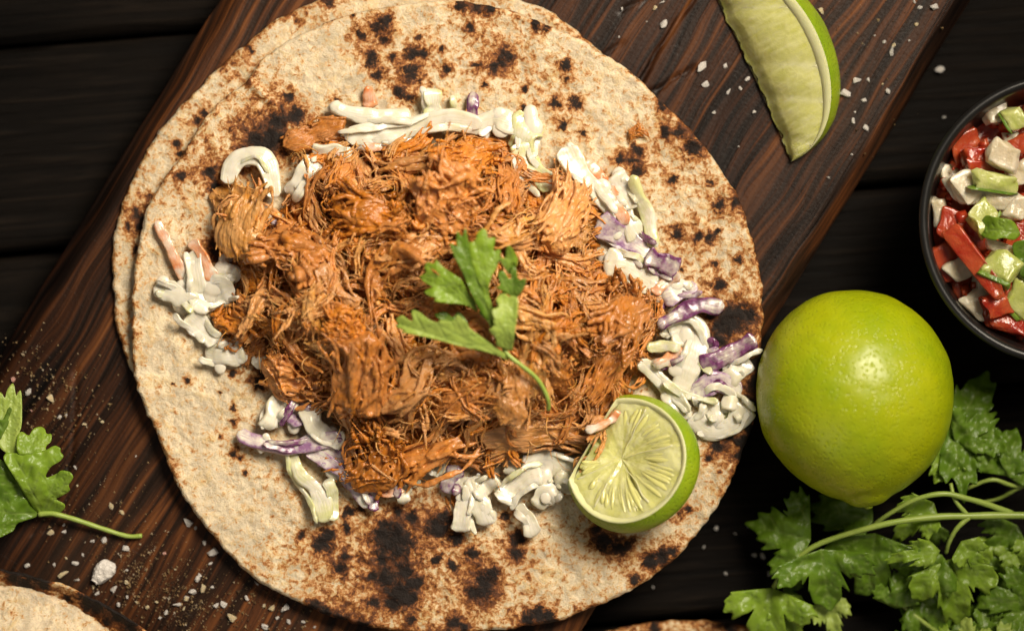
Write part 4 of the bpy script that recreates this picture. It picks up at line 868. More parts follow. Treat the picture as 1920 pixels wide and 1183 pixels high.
Q3 = lambda c: cz(c, (1380, 850), 3.552)
q1 = lambda a, b: Q3([(a, b)])[0]
b1 = thing('cilantro_sprig', 'long cilantro stem with leaves running below the whole lime', 'cilantro', P(1700, 990, 0.002))
add_stem(b1, [(*q1(2600,430), .020),(*q1(1918,412), .023),(*q1(1550,416), .025),(*q1(1300,425), .026),(*q1(980,472), .026),(*q1(600,582), .023),(*q1(430,680), .021),(*q1(310,800), .018),(*q1(250,890), .015)], 8.2, 4.5)
add_stem(b1, [(*q1(1840,400), .0225),(*q1(1680,340), .025),(*q1(1540,300), .027),(*q1(1380,268), .028),(*q1(1180,312), .027),(*q1(960,442), .022),(*q1(900,500), .018)], 6.0, 4.0)
add_stem(b1, [(*q1(1550,420), .025),(*q1(1460,310), .026),(*q1(1430,200), .024)], 4.5, 3.5)
add_stem(b1, [(*q1(1550,425), .025),(*q1(1470,500), .025),(*q1(1420,590), .023),(*q1(1400,660), .020)], 5.2, 3.6)
put_leaf(b1, q1(250,850), q1(190,1260), 1.0, .016, .010, LEAF_P, 41)
put_leaf(b1, q1(280,900), q1(420,1240), 0.5, .012, .006, LEAF, 42, 0.3)
put_leaf(b1, q1(560,590), q1(620,1010), 1.05, .022, .015, LEAF, 43, 0.2)
put_leaf(b1, q1(545,585), q1(120,480), 0.95, .021, .008, LEAF_D, 44, 0.1)
put_leaf(b1, q1(590,900), q1(680,1240), 0.5, .012, .007, LEAF_P, 45, 0.3)
put_leaf(b1, q1(960,460), q1(520,360), 0.9, .016, .004, LEAF_D, 46)
put_leaf(b1, q1(930,480), q1(880,950), 0.95, .018, .006, LEAF_D, 47)
put_leaf(b1, q1(1350,300), q1(1060,560), 0.55, .022, .014, LEAF, 48, 0.3)
put_leaf(b1, q1(1400,640), q1(1030,700), 0.34, .021, .021, LEAF_P, 49, 0.3)
put_leaf(b1, q1(1400,640), q1(1150,960), 0.7, .020, .012, LEAF, 50, 0.2)
put_leaf(b1, q1(1420,650), q1(1480,1120), 0.85, .021, .010, LEAF, 51, 0.2)
put_leaf(b1, q1(1480,560), q1(1650,780), 0.6, .022, .018, LEAF_P, 52, 0.25)
put_leaf(b1, q1(300,920), q1(440,860), 0.8, .010, .004, LEAF_D, 69, 0.2)
b2 = thing('cilantro_sprig', 'cilantro sprig with broad leaves rising between the lime and the salsa bowl', 'cilantro', P(1800, 830, 0.002))
add_stem(b2, [(*q1(2100,200), .012),(*q1(1860,215), .015),(*q1(1700,175), .017),(*q1(1500,250), .014)], 5.0, 3.5)
add_stem(b2, [(*q1(2050,160), .014),(*q1(1880,230), .014),(*q1(1750,300), .010),(*q1(1600,330), .008)], 4.6, 3.0)
put_leaf(b2, q1(1430,-250), q1(1500,220), 0.95, .010, .020, LEAF, 53, 0.2)
put_leaf(b2, q1(1450,-120), q1(1330,170), 0.75, .012, .018, LEAF, 54, 0.25)
put_leaf(b2, q1(1400,-30), q1(1640,-480), 0.8, .016, .008, LEAF_D, 55, 0.2)
put_leaf(b2, q1(1430,-60), q1(1700,-250), 0.7, .018, .014, LEAF_D, 56, 0.2)
put_leaf(b2, q1(1840,190), q1(1800,-150), 0.9, .015, .012, LEAF_D, 57, 0.2)
put_leaf(b2, q1(1790,170), q1(1960,20), 0.9, .016, .012, LEAF_D, 58, 0.2)
put_leaf(b2, q1(1400,20), q1(1380,-420), 0.55, .012, .006, LEAF_D, 70, 0.2)
b3 = thing('cilantro_sprig', 'dense tangle of cilantro leaves in the bottom right corner', 'cilantro', P(1850, 1130, 0.002))
add_stem(b3, [(*q1(960,900), .010),(*q1(1100,1000), .011),(*q1(1220,1100), .012),(*q1(1400,1230), .010)], 4.2, 4.0)
add_stem(b3, [(*q1(2100,900), .010),(*q1(1900,960), .013),(*q1(1700,1010), .013)], 4.2, 3.2)
for i, (bx, by, tx_, ty, w, z0, z1, mt) in enumerate([(1900,450,1650,700,.7,.014,.010,LEAF_D),(1700,520,1640,760,.7,.012,.010,LEAF),(1980,560,1870,760,.6,.016,.013,LEAF_P),(1880,650,1750,800,.5,.016,.014,LEAF_P),(2000,780,1690,900,.9,.010,.007,LEAF_D),(2000,1000,1620,960,.8,.017,.016,LEAF),(2050,1150,1660,1120,.9,.017,.014,LEAF),(1560,1330,1530,1100,.8,.018,.020,LEAF_P),(1420,1330,1380,1150,.7,.016,.018,LEAF_P),(1300,1330,1150,1000,.8,.008,.006,LEAF_D),(1750,1330,1800,1110,.8,.018,.019,LEAF_P),(1900,1350,1930,1140,.8,.018,.017,LEAF),(1200,900,1420,1200,.8,.010,.007,LEAF_D),(1620,700,1900,640,.5,.012,.010,LEAF_D),(1060,1060,1100,780,.8,.012,.013,LEAF),(1350,450,1310,640,.6,.008,.006,LEAF_D),(1500,1000,1700,1250,.8,.010,.008,LEAF_D),(1680,1250,1620,1000,.7,.013,.016,LEAF)]):
    put_leaf(b3, q1(bx, by), q1(tx_, ty), w, z0, z1, mt, 80+i, 0.2)

# ------------------------------------------------------------------ limes
def sphere_grid(fr, nt=96, npz=64):
    """fr(theta 0..pi, phi) -> xyz arrays; axis = local z"""
    th = np.linspace(0.001, np.pi-0.001, npz); ph = np.linspace(0, 2*np.pi, nt, endpoint=False)
    PH, TH = np.meshgrid(ph, th); return fr(TH.ravel(), PH.ravel())
def lime_r(th, ph):
    """whole lime, axis local z, nipple at th = 0"""
    a, b = 181*S, 194*S
    r = a*b/np.sqrt((b*np.sin(th))**2+(a*np.cos(th))**2)
    r *= 1 + 0.020*np.sin(th)*np.cos(2*ph+0.6) + 0.012*np.sin(3*ph+1)*np.sin(th)
    sh = np.exp(-(th/0.42)**2)*0.035 + np.exp(-(th/0.19)**4)*0.055
    return r*(1+sh) - 0.012*a*np.exp(-((np.pi-th)/0.16)**2)
TH, PH = np.meshgrid(np.linspace(0.002, np.pi-0.002, 150), np.linspace(0, 2*np.pi, 160, endpoint=False), indexing='ij')
TH, PH = TH.ravel(), PH.ravel(); R = lime_r(TH, PH)
V = np.stack([R*np.sin(TH)*np.cos(PH), R*np.sin(TH)*np.sin(PH), R*np.cos(TH)], 1); V += (V/np.linalg.norm(V, axis=1)[:,None])*(0.0005*fbm(V*90, 3, 2)[:,None])
cL = P(1600, 738, 181*S*0.99)
wl = thing('lime', 'whole glossy yellow green lime on the black table right of the tortilla', 'lime', (cL[0], cL[1], 0))
rot = Vector((0.115, -0.97, 0.12)).to_track_quat('Z', 'Y').to_matrix()
V = np.array([tuple(rot @ Vector(v)) for v in V]); zmin = V[:,2].min(); V[:,2] += -zmin + 0.0006
me = grid_mesh('peel', V, 160, 150, wrap_u=True); peel = link('peel', me, RIND, wl)
tip = np.array(tuple(rot @ Vector((0, 0, float(lime_r(np.array([0.0]), np.array([0.0]))[0]))))) + np.array([0, 0, -zmin])
link('nipple_scar', mesh_from('nipple_scar', *(lambda b: (b[0], b[1]))(icoball(tip, 0.0015, 2, (1, 0.6, 1)))), RIND_G, peel)

# lime wedge on the board (rests on one cut face, the other faces up and left)
tipA = P(1482, 301, ZB+0.002); u = np.array([-0.42, 0.907, 0]); u /= np.linalg.norm(u); v = np.array([u[1], -u[0], 0])  # v = towards the rind
a_, b_ = 192*S, 166*S; FI = math.radians(37)
wctr = tipA + u*a_*0.985; wctr[2] = ZB + 0.0010
wg = thing('lime_wedge', 'juicy lime wedge with cut face up on the board at the top', 'lime', wctr)
def wp(t, rho, fi):
    """t = angle along the wedge 0..pi (0 = lower tip), rho = 0 axis .. 1 skin, fi = 0 board .. FI upper face"""
    x = -a_*np.cos(t); rr = b_*np.sin(t)**0.86*rho
    return np.stack([x*u[0]+rr*np.cos(fi)*v[0], x*u[1]+rr*np.cos(fi)*v[1], rr*np.sin(fi)], -1)
n1, n2 = 120, 40
T_, F_ = np.meshgrid(np.linspace(0.015, np.pi-0.015, n1), np.linspace(-0.02, FI, n2)); V = wp(T_.ravel(), 1.0+0.006*vnoise(np.c_[T_.ravel()*6, F_.ravel()*6, F_.ravel()*0], 3), F_.ravel())
V[:,2] = np.maximum(V[:,2], 0); link('rind', grid_mesh('rind', V, n1, n2), RIND_G, wg)
nrmf = np.cross(u, v*math.cos(FI)+np.array([0,0,1])*math.sin(FI)); nrmf = nrmf if nrmf[2] > 0 else -nrmf
def face(r0, r1, nr_, lift, edge_rag=0.0, seed=1):
    T2, R2 = np.meshgrid(np.linspace(0.02, np.pi-0.02, 220), np.linspace(r0, r1, nr_)); t, rr = T2.ravel(), R2.ravel()
    rag = edge_rag*(fbm(np.c_[t*9, t*0, t*0], 4, seed)+0.2)*(1-sstep(rr, r0, r0+0.3)); Vv = wp(t, rr+rag, FI); return Vv + nrmf*lift(t, rr)[:,None], t, rr
Vp, t, rr = face(0.855, 1.0, 10, lambda t, r: 0.0006*np.sin(np.pi*np.clip((r-0.855)/0.145, 0, 1))**0.7); link('pith', grid_mesh('pith', Vp, 220, 10), PITH, wg)
segs = np.array([0.36, 0.92, 1.30, 1.95, 2.5])
def fl(t, r):
    dm = np.min(np.abs(t[:,None]-segs[None]-0.42*(0.87-r[:,None])), axis=1)
    return 0.0022*np.sin(np.pi*np.clip(r/0.88, 0, 1))*np.sin(t)**0.5 + 0.0004*sstep(dm, 0.0, 0.16)*np.clip((0.875-r)/0.10, 0, 1)**0.5 + 0.00016*fbm(np.c_[t*34-r*3, r*3, t*0], 3, 8) - 0.0007*(1-sstep(r, 0, 0.25))
Vf, t, rr = face(0.02, 0.872, 60, fl, 0.06, 5); me = grid_mesh('flesh', Vf, 220, 60)
dmw = np.min(np.abs(t[:,None]-segs[None]-0.42*(0.87-rr[:,None])), axis=1); set_attr(me, 'vesicle', np.clip(0.15+1.2*fbm(np.c_[t*30, rr*5, t*0], 3, 18), 0, 0.7)+1.0*np.exp(-(dmw/0.03)**2)*sstep(rr, 0.15, 0.6)); wflesh = link('flesh', me, FLESH, wg)
for s0 in segs:
    rr = np.linspace(0.30, 0.87, 16); p = wp(s0+0.42*(0.87-rr), rr, FI)+nrmf*(0.0022*np.sin(np.pi*rr/0.88)*math.sin(s0)**0.5-0.0002)[:,None] + 0.0002*vnoise(np.c_[rr*9, rr*0+s0, rr*0], 4)[:,None]
    link('membrane', mesh_from('membrane', *tube(p, 0.00016+0.0008*rr**3, 7, 0.4)), MEMB, wflesh)
# ragged inner edge where the wedge was cut from the core
tt = np.linspace(0.06, np.pi-0.06, 70); rg = 0.02+0.04*(fbm(np.c_[tt*9, tt*0, tt*0], 4, 5)+0.2)
Vb = np.concatenate([wp(tt, rg*0+0.04, FI)*np.array([1,1,0]), wp(tt, rg, FI*0.5), wp(tt, rg+0.01, FI)+nrmf*0.0002]); link('core_edge', grid_mesh('core_edge', Vb, 70, 3), FLESH, wg)

# squeezed lime half on the tortilla
fc = P(1172, 862, ZT + 0.0178)
sq = thing('squeezed_lime', 'squeezed lime half with pulpy cut face on the lower right of the tortilla', 'lime', (fc[0], fc[1], ZT))
Rf = 117*S; tilt_dir = np.array([-0.86, 0.50]); tl = math.radians(25)
nz = np.array([tilt_dir[0]*math.sin(tl), tilt_dir[1]*math.sin(tl), math.cos(tl)]); ex = np.cross([0, 1, 0], nz); ex /= np.linalg.norm(ex); ey = np.cross(nz, ex)
FO = fc - np.array(sq.location)
def loc3(x, y, z): return FO + np.outer(x, ex) + np.outer(y, ey) + np.outer(z, nz)
# chord that bounds the squeezed-in side, in face units (x right, y up)
def rim_r(a):
    """outline radius of the cut face with its notch"""
    r = np.full_like(a, 1.0) + 0.012*np.sin(3*a+1)
    da = np.abs((a-math.radians(152)+np.pi) % (2*np.pi)-np.pi)
    return np.minimum(r, np.where(da < 1.2, 0.66/np.cos(np.minimum(da, 1.2)), 9.0)) 
na = 200; A = np.linspace(0, 2*np.pi, na, endpoint=False); rimv = rim_r(A)
# rind: bowl below the face
rows = []
for j, s_ in enumerate(np.linspace(0, 1, 36)):
    th = s_*math.pi/2; rad = Rf*1.0*(np.cos(th)**0.75 if s_ < 1 else 0.001)*(1+0.10*math.sin(math.pi*min(1, s_*2.2)) if s_ < 0 else 1+0.17*math.sin(math.pi*min(1, s_*1.7))); dep = -Rf*1.02*math.sin(th)
    rows.append(loc3(rimv*rad*np.cos(A), rimv*rad*np.sin(A), np.full(na, dep)))
V = np.concatenate(rows); V[:,2] = np.maximum(V[:,2], 0.0006)
link('rind', grid_mesh('rind', V, na, 36, wrap_u=True), RIND_G, sq)
rows = []
torn = np.exp(-(((A-math.radians(152)+np.pi) % (2*np.pi)-np.pi)/0.80)**8)
for s0, h in ((1.0, 0.0), (0.993, 0.0002), (0.98, 0.0003), (0.96, 0.0002), (0.94, -0.0001), (0.90, -0.0012)):
    s_ = 1-(1-s0)*(1-0.92*torn)
    rows.append(loc3(rimv*Rf*s_*np.cos(A), rimv*Rf*s_*np.sin(A), h + 0.0002*fbm(np.c_[np.cos(A)*8, np.sin(A)*8, A*0], 3, 6)))
link('pith', grid_mesh('pith', np.concatenate(rows), na, 6, wrap_u=True), PITH, sq)
nr_ = 70; SS, AA = np.meshgrid(np.linspace(0.0, 1.0, nr_), A, indexing='ij'); s_, aa = (SS*(0.925+0.072*torn[None])).ravel(), AA.ravel()
fx, fy = rim_r(aa)*s_*np.cos(aa), rim_r(aa)*s_*np.sin(aa)
cx_, cy_ = -0.13, 0.05; ang = np.arctan2(fy-cy_, fx-cx_); rad = np.hypot(fx-cx_, fy-cy_)
msegs = np.radians([-112, -52, 12, 62, -150])
dm = np.min(np.abs((ang[:,None]-msegs[None]+np.pi) % (2*np.pi)-np.pi), axis=1)*np.maximum(rad, 0.12)
rid = fbm(np.c_[ang*7, rad*2.2, ang*0], 3, 31)
h = -0.0030*np.exp(-(rad/0.42)**2) + 0.0003*rid*sstep(rad, 0.1, 0.5) + 0.0002 + 0.0004*fbm(np.c_[fx*9, fy*9, fx*0], 3, 33) - 0.002*torn[None].repeat(nr_, 0).ravel()*sstep(s_, 0.6, 1.0) - 0.0022*(1-sstep(s_, 0, 0.885))*0 + 0.0005*np.exp(-(dm/0.035)**2) - 0.0016*np.exp(-((ang-math.radians(-58))/0.12)**2)*np.exp(-((rad-0.35)/0.28)**2) - 0.0012
me = grid_mesh('flesh', loc3(fx*Rf, fy*Rf, h), na, nr_, wrap_u=True); set_attr(me, 'vesicle', np.clip(0.3+1.5*rid, 0, 1)); sflesh = link('flesh', me, FLESH, sq)
for i, a0 in enumerate(msegs):
    rr = np.linspace(0.16, 0.90, 18); x = cx_+rr*math.cos(a0)+0.012*np.sin(rr*14+i); y = cy_+rr*math.sin(a0)+0.012*np.cos(rr*11+i)
    ok = np.hypot(x, y) < 0.89*rim_r(np.arctan2(y, x)); x, y, rr = x[ok], y[ok], rr[ok]
    if len(x) < 4: continue
    p = loc3(x*Rf, y*Rf, -0.0026*np.exp(-(rr/0.42)**2)-0.0006); link('membrane', mesh_from('membrane', *tube(p, 0.00014+0.0004*rr**2.5, 7, 0.5)), MEMB, sflesh)
r = np.random.default_rng(5)
for i in range(130):                                     # juice sacs, fat towards the rind and pointed towards the core
    a0 = r.uniform(-3.05, 1.65); t = np.linspace(0, 1, 10)
    if np.min(np.abs((a0-msegs+np.pi) % (2*np.pi)-np.pi)) < 0.05: continue
    ro = 0.995*r.uniform(0.72, 0.90); ri = r.uniform(0.22, 0.55); rr = ro+(ri-ro)*t
    ca_, sa_ = math.cos(a0), math.sin(a0)
    x = rr*math.cos(a0)+(cx_)*t*0.9+0.015*np.sin(t*4+i); y = rr*math.sin(a0)+cy_*t*0.9+0.015*np.cos(t*3+i)
    lim = 0.915*rim_r(np.arctan2(y, x)); f = np.minimum(1, lim/np.hypot(x, y)); x, y = x*f, y*f
    z = -0.0029*np.exp(-(rr/0.42)**2) - 0.0014 + r.uniform(-0.0004, 0.0003) + 0.0002*np.sin(t*3.1)
    w = r.uniform(0.0005, 0.0010)*np.clip(np.sin(np.pi*np.clip(t, 0.03, 0.98)**0.6), 0.05, 1)
    link('juice_sac', mesh_from('juice_sac', *tube(loc3(x*Rf, y*Rf, z), w, 8, 0.6)), SAC, sflesh)

# ------------------------------------------------------------------ bowl of salsa
ZR = 0.042; bcx = P(1995, 412, ZR); bowl = thing('bowl', 'round black enamel bowl of salsa cut off by the right edge', 'bowl', (bcx[0], bcx[1], 0))
RB = 273*S*(CAMZ-ZR)/CAMH
prof = [(0.001,.0012),(0.55,.0012),(0.60,.0005),(0.66,.002),(0.80,.014),(0.90,.028),(0.955,.038),(0.985,.0408),(1.0,.0418),(1.002,.0428),(0.992,.0438),(0.970,.0440),(0.945,.0434),(0.930,.0418),(0.915,.037),(0.87,.028),(0.77,.0155),(0.62,.0045),(0.3,.0035),(0.001,.0035)]
pr = catmull([(a*RB, b, 0) for a, b in prof], 90); a = np.linspace(0, 2*np.pi, 160, endpoint=False)
V = np.concatenate([np.stack([p[0]*np.cos(a), p[0]*np.sin(a), np.full(160, p[1])], 1) for p in pr]); link('body', grid_mesh('body', V, 160, 90, wrap_u=True), ENAMEL, bowl)
def soft_box(a, b, c, seed, cuts=4, bev=0.30, nz_=0.22):
    bm = bmesh.new(); bmesh.ops.create_cube(bm, size=1.0)
    bmesh.ops.bevel(bm, geom=bm.edges[:], offset=bev*0.5, segments=3, affect='EDGES', profile=0.6)
    bmesh.ops.subdivide_edges(bm, edges=[e for e in bm.edges if e.calc_length() > 0.3], cuts=cuts, use_grid_fill=True)
    bmesh.ops.triangulate(bm, faces=[f for f in bm.faces if len(f.verts) > 4])
    V = np.array([v.co[:] for v in bm.verts]); F = [tuple(v.index for v in f.verts) for f in bm.faces]; bm.free()
    r = np.random.default_rng(seed); V[:,0] += V[:,1]*r.uniform(-.25,.25); V[:,1] *= 1+V[:,0]*r.uniform(-.3,.3); V[:,2] *= 1+V[:,0]*r.uniform(-.25,.25)
    V += nz_*np.stack([fbm(V*1.8+k*9+seed, 3, seed) for k in range(3)], 1); return V*np.array([a, b, c]), F
def dice(kind, label, x, y, z, a, b, c, ang, tilt=(0, 0), seed=0):
    mats = {'tomato': TOMATO, 'onion': ONION, 'cucumber': CUKE, 'pepper': CUKE}
    V, F = soft_box(a*S, b*S, c*S, seed)
    me = mesh_from(kind+'_piece', V, F); o = link(kind+'_piece', me, mats[kind], None, tuple(P(x, y, z))); o.rotation_euler = (tilt[0], tilt[1], math.radians(ang))
    md = o.modifiers.new('s', 'SUBSURF'); md.levels = 1; md.render_levels = 1
    tag(o, label, kind, 'diced vegetables in the salsa')
    if kind in ('cucumber', 'pepper'):
        Vs, Fs = soft_box(a*S*1.015, b*S*0.16, c*S*1.02, seed+50, 3, 0.3, 0.04); Vs[:,1] -= b*S*0.50; link('skin', mesh_from('skin', Vs, Fs), CUKESKIN, o)
    return o
zs = 0.034
for i, d in enumerate([
 ('onion','pale onion piece deep at the top of the bowl',1868,212,zs-.003,44,40,30,20),('pepper','dark green pepper piece at the top of the bowl',1902,222,zs+.001,40,38,30,-60),('onion','small onion piece beside the green pepper piece',1897,262,zs-.002,30,26,24,10),
 ('tomato','red tomato piece left of the white onion block',1836,298,zs-.001,62,44,36,15),('tomato','lower red tomato piece under the white onion block',1838,312,zs,52,26,24,-10),('tomato','tomato piece at the right edge above the white onion block',1912,272,zs-.001,44,34,30,30),
 ('onion','bright white onion block on top of the salsa',1880,293,zs+.005,58,46,32,-28),('cucumber','long cucumber piece with green skin below the onion block',1864,340,zs+.004,86,34,26,-8),('onion','broad onion piece left of the long cucumber piece',1812,352,zs,64,58,34,-60),
 ('onion','pinkish onion piece right of the long cucumber piece',1910,325,zs-.001,44,40,30,20),('onion','flat onion piece below the long cucumber piece',1868,372,zs,70,34,28,-12),('cucumber','pale green cucumber piece beside the herb leaf',1842,408,zs+.003,52,44,32,50),
 ('onion','onion piece right above the herb leaf',1905,390,zs,48,42,30,60),('tomato','tomato strip lying diagonally across the salsa',1826,486,zs+.004,150,34,22,-55),('tomato','dark tomato piece against the left wall of the bowl',1785,420,zs-.004,54,46,34,70),
 ('tomato','large sunken tomato piece at the lower left wall',1775,490,zs-.006,70,60,36,-60),('onion','translucent onion piece under the tomato strip',1800,500,zs-.004,50,42,30,30),('cucumber','yellowish cucumber cube below the herb leaf',1874,502,zs+.005,62,56,34,-25),
 ('onion','thin curved onion slice above the yellowish cucumber cube',1878,466,zs+.003,64,22,18,-20),('tomato','bright red tomato piece below the yellowish cucumber cube',1868,572,zs+.003,46,40,26,15),('tomato','pulpy tomato piece at the right of the bowl bottom',1892,552,zs+.001,40,30,24,40),
 ('onion','ragged onion piece at the bottom of the bowl',1838,572,zs-.003,58,52,30,-50),('cucumber','cucumber piece cut off at the lower right edge',1912,560,zs+.001,54,56,32,-45),('tomato','tomato piece along the bottom wall of the bowl',1888,606,zs-.001,76,34,28,-12),
 ('onion','pale onion piece at the left wall of the bowl',1762,400,zs-.006,24,56,30,0),('tomato','tomato piece at the upper left wall of the bowl',1808,270,zs-.007,56,50,34,30),('onion','onion piece by the left wall under the broad one',1778,330,zs-.009,36,40,30,0),('tomato','tomato piece under the herb leaf',1915,440,zs-.003,60,60,34,0),('cucumber','cucumber piece sunk right of the yellowish cube',1915,510,zs-.002,50,40,30,20),
 ('tomato','sunken tomato piece at the lower wall',1815,545,zs-.009,60,60,30,0),('onion','sunken onion piece beneath the tomato strip end',1850,530,zs-.004,46,40,30,10),('tomato','sunken tomato piece below the broad onion',1830,440,zs-.005,70,60,30,10)]):
    dice(d[0], d[1], d[2], d[3], d[4], *d[5:8], d[8], (0.25*math.sin(i*2.1), 0.25*math.cos(i*1.7)), 500+i)
# red juice bed that the pieces lie in
nn = 120; aj = np.linspace(0, 2*np.pi, nn, endpoint=False); rows = []
for f in np.linspace(0.01, 1, 40):
    q = np.stack([f*RB*0.885*np.cos(aj), f*RB*0.885*np.sin(aj), np.full(nn, 0.0)], 1); q[:,2] = 0.0245+0.0022*fbm(q*170, 3, 4); rows.append(q)
tag(link('salsa_mash', grid_mesh('salsa_mash', np.concatenate(rows), nn, 40, wrap_u=True), TOMATO, None, (bcx[0], bcx[1], 0)), 'red mashed tomato filling the bowl under the diced pieces', 'salsa', kind='stuff')
mb = MB(); r = np.random.default_rng(61)
for k in range(420):
    a0, q0 = r.uniform(0, 6.28), math.sqrt(r.uniform(0, 1))*RB*0.84; rad = r.uniform(0.0007, 0.0022)
    V_, F_ = icoball((0, 0, 0), rad, 1, r.uniform(0.6, 1.5, 3)); V_ = V_ + rad*0.5*np.stack([fbm(V_*400+k+j*7, 2, k) for j in range(3)], 1)
    mb.add(V_ + np.array([q0*math.cos(a0), q0*math.sin(a0), 0.0255+r.uniform(0, 0.0075)]), F_)
tag(link('tomato_pulp', mb.mesh('tomato_pulp'), TOMATO, None, (bcx[0], bcx[1], 0)), 'wet tomato pulp and seeds between the diced pieces in the bowl', 'salsa', kind='stuff')
sb = thing('cilantro_leaf', 'torn green cilantro leaf among the diced vegetables in the bowl', 'cilantro', P(1885, 430, zs+.004))
add_leaf(sb, [(1832,440),(1846,402),(1868,408),(1900,412),(1915,440),(1900,452),(1880,445),(1862,452)], (1910,436), [(1840,430),(1870,412)], lin((1910,436), zs+.009, (1840,430), zs+.006, .003), LEAF, 61, 0.2)
add_leaf(sb, [(1895,455),(1930,448),(1960,470),(1950,520),(1915,525),(1905,490)], (1940,460), [(1912,515),(1905,470)], lin((1940,460), zs+.006, (1912,515), zs+.003), LEAF_D, 62, 0.2)

# ------------------------------------------------------------------ salt and spice
def crystal(seed, flake):
    r = np.random.default_rng(seed); bm = bmesh.new()
    pts = r.normal(0, 1, (18, 3)); pts = pts/np.linalg.norm(pts, axis=1)[:,None]*r.uniform(0.75, 1.1, (18, 1))*np.array([1, r.uniform(0.6, 0.95), 0.45 if flake else 0.7])
    for p in pts: bm.verts.new(p)
    bmesh.ops.convex_hull(bm, input=bm.verts[:]); bmesh.ops.delete(bm, geom=[v for v in bm.verts if not v.link_faces], context='VERTS')
    me = bpy.data.meshes.new('salt_crystal'); bm.to_mesh(me); bm.free(); return me
CR = [crystal(700+i, i % 2) for i in range(10)]
for me in CR: me.materials.append(SALT)
ORD = ['first','second','third','fourth','fifth','sixth','seventh','eighth','ninth','tenth','eleventh','twelfth','thirteenth','fourteenth','fifteenth','sixteenth','seventeenth','eighteenth','nineteenth','twentieth'] + ['twenty-'+k for k in ('first','second','third','fourth','fifth','sixth','seventh','eighth','ninth')]
GROUPS = {
 'a': ('white salt crystal between tortilla and lime wedge', [(1166,17,5),(1241,5,9),(1244,46,11),(1213,41,3),(1161,70,3),(1315,125,16),(1322,157,11),(1360,124,7),(1366,172,11),(1388,166,8),(1402,149,8),(1339,211,6),(1414,210,5),(1385,275,3)]),
 'b': ('white salt crystal right of the lime wedge', [(1605,151,15),(1587,175,15),(1628,150,6),(1665,171,8),(1620,188,8),(1603,210,4),(1599,227,9),(1623,241,8),(1597,290,5),(1553,333,4),(1672,97,11),(1658,79,6),(1725,15,7),(1752,13,12),(1715,4,5),(1705,77,3),(1640,67,3)]),
 'c': ('amber salt grain near the lime wedge', [(1228,15,9),(1676,86,8),(1718,46,7),(1539,20,10),(1655,158,4)]),
 'd': ('white salt crystal near the left cilantro leaf', [(54,735,9),(111,781,6),(124,778,5),(141,876,6),(255,855,4),(120,984,7),(121,996,8),(195,1012,9),(236,1028,10),(173,1015,7),(51,1060,8),(101,1059,7),(141,1056,9),(144,1087,8),(155,1040,5)]),
 'e': ('amber salt grain near the left cilantro leaf', [(94,746,10),(33,699,5),(159,795,6),(192,791,6),(209,948,9),(229,960,10),(124,1046,7),(118,1076,12),(94,997,8),(145,910,5),(175,1100,7)]),
 'f': ('white salt crystal below the tortilla at lower left', [(182,1113,10),(213,1105,10),(238,1119,6),(238,1068,5),(311,1148,7),(300,1158,5),(332,1133,9),(362,1109,10),(370,1085,9),(398,1100,6),(405,1135,8),(420,1131,8),(354,980,12),(367,989,6),(384,1018,7),(399,1035,13),(395,1056,6),(222,1133,9),(536,1138,13),(520,1157,6),(541,1165,7),(569,1165,7),(497,1173,11),(481,1093,7),(462,1121,6),(590,1175,5),(350,1120,6),(375,1078,6)]),
 'g': ('amber salt grain below the tortilla at lower left', [(237,1091,6),(276,1138,8),(349,1122,8),(381,1104,11),(436,1158,12),(510,1140,10),(496,1135,7),(256,1128,5),(294,1128,5),(329,1067,4),(263,1020,4),(315,997,4),(345,1140,6)]),
 'h': ('pink salt grain at the left of the board', [(308,1037,5),(58,770,5),(25,711,6)]),
 'i': ('blurred salt grain on the black table', [(1762,130,12),(1378,1000,4),(1343,990,6),(1320,1025,5),(1415,1040,10),(1430,1042,8),(1442,1075,7),(1405,985,5),(1360,1075,5),(1225,1100,4),(1770,220,5)])}
i = 0
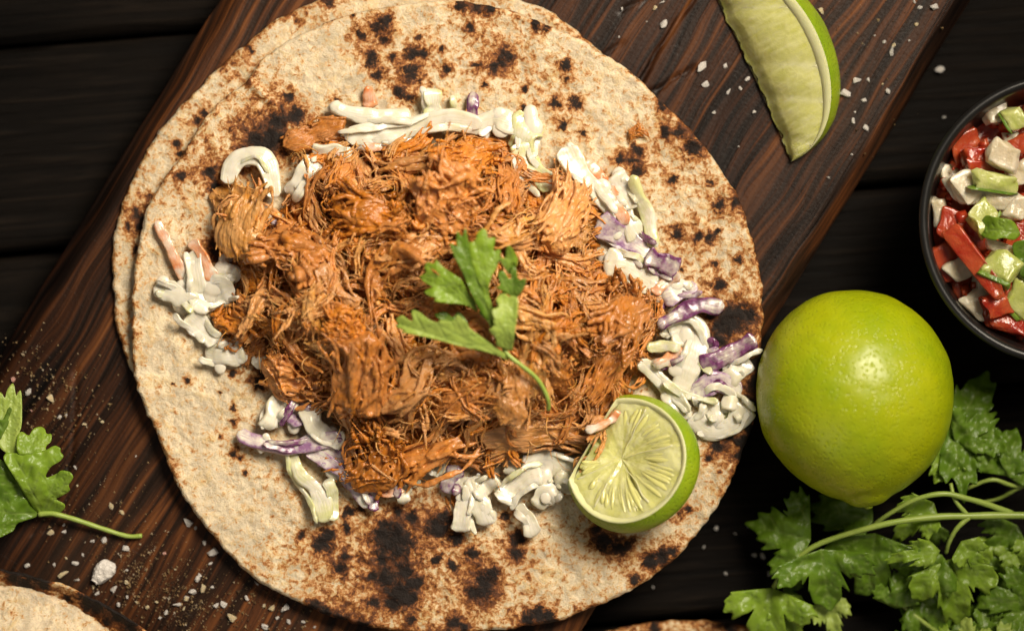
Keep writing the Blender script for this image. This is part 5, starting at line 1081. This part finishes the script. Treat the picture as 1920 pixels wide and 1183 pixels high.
for g, (lab, lst) in GROUPS.items():
    for j, (x, y, rpx) in enumerate(sorted(lst, key=lambda q: (q[1], q[0]))):
        i += 1; r = np.random.default_rng(4000+i); z = 0.0 if g == 'i' else ZB
        o = bpy.data.objects.new('salt_crystal', CR[i % 10]); COL.objects.link(o); rad = rpx*S*r.uniform(0.65, 1.05)
        o.location = tuple(P(x, y, z + rad*0.36)); o.rotation_euler = (r.uniform(-.25,.25), r.uniform(-.25,.25), r.uniform(0, 6.28)); o.scale = (rad, rad*r.uniform(.7,1), rad*0.8)
        o.material_slots[0].link = 'OBJECT'; o.material_slots[0].material = SALT_Y if g in 'ceg' else SALT_P if g == 'h' else SALT
        tag(o, lab + ', ' + ORD[j] + ' from the top', 'salt', 'coarse salt scattered over board and table' if g != 'i' else 'blurred salt on the table')
V, F = icoball((0,0,0), 1.0, 4); bs = 24*S; V = V*np.array([1.15, 0.78, 0.5]); V += 0.34*np.stack([fbm(V*1.7+k*11, 4, 77) for k in range(3)], 1); V *= bs
o = link('salt_crystal', mesh_from('salt_crystal', V, F, False), SALT, None, tuple(P(194, 1073, ZB+0.0016))); o.rotation_euler = (0, 0, math.radians(48)); tag(o, 'biggest salt chunk on the board beside the charred tortilla rim', 'salt', 'coarse salt scattered over board and table')
mb = MB(); r = np.random.default_rng(99)
for (x, y, s_, n) in ((95,770,60,330),(60,700,55,130),(150,900,65,190),(220,985,60,330),(165,975,40,120),(300,1080,70,620),(355,1125,50,420),(250,1060,50,300),(470,1130,60,240),(540,1150,40,60),(1640,60,60,60),(1560,30,50,30),(1600,220,70,20)):
    for k in range(n):
        px, py = r.normal(x, s_), r.normal(y, s_*0.8)
        if inside(np.array(TOP), [(px, py)])[0] or inside(np.array(LOW), [(px, py)])[0]: continue
        rad = abs(r.normal(0, 1.0))*1.5*S + 0.8*S
        b = rad*np.array([[1,0,-.4],[-.6,.8,-.4],[-.6,-.8,-.4],[0,0,.9]])*r.uniform(.6, 1.3, (4, 3)); a0 = r.uniform(0, 6.28); c_, s2 = math.cos(a0), math.sin(a0)
        b = np.stack([b[:,0]*c_-b[:,1]*s2, b[:,0]*s2+b[:,1]*c_, b[:,2]], 1)
        mb.add(b + P(px, py, ZB + rad*0.3), [(0,1,3),(1,2,3),(2,0,3),(0,2,1)])
tag(link('spice_dust', mb.mesh('spice_dust', None, False), DUST), 'fine pepper and salt dust sprinkled over the cutting board', 'spice', kind='stuff')
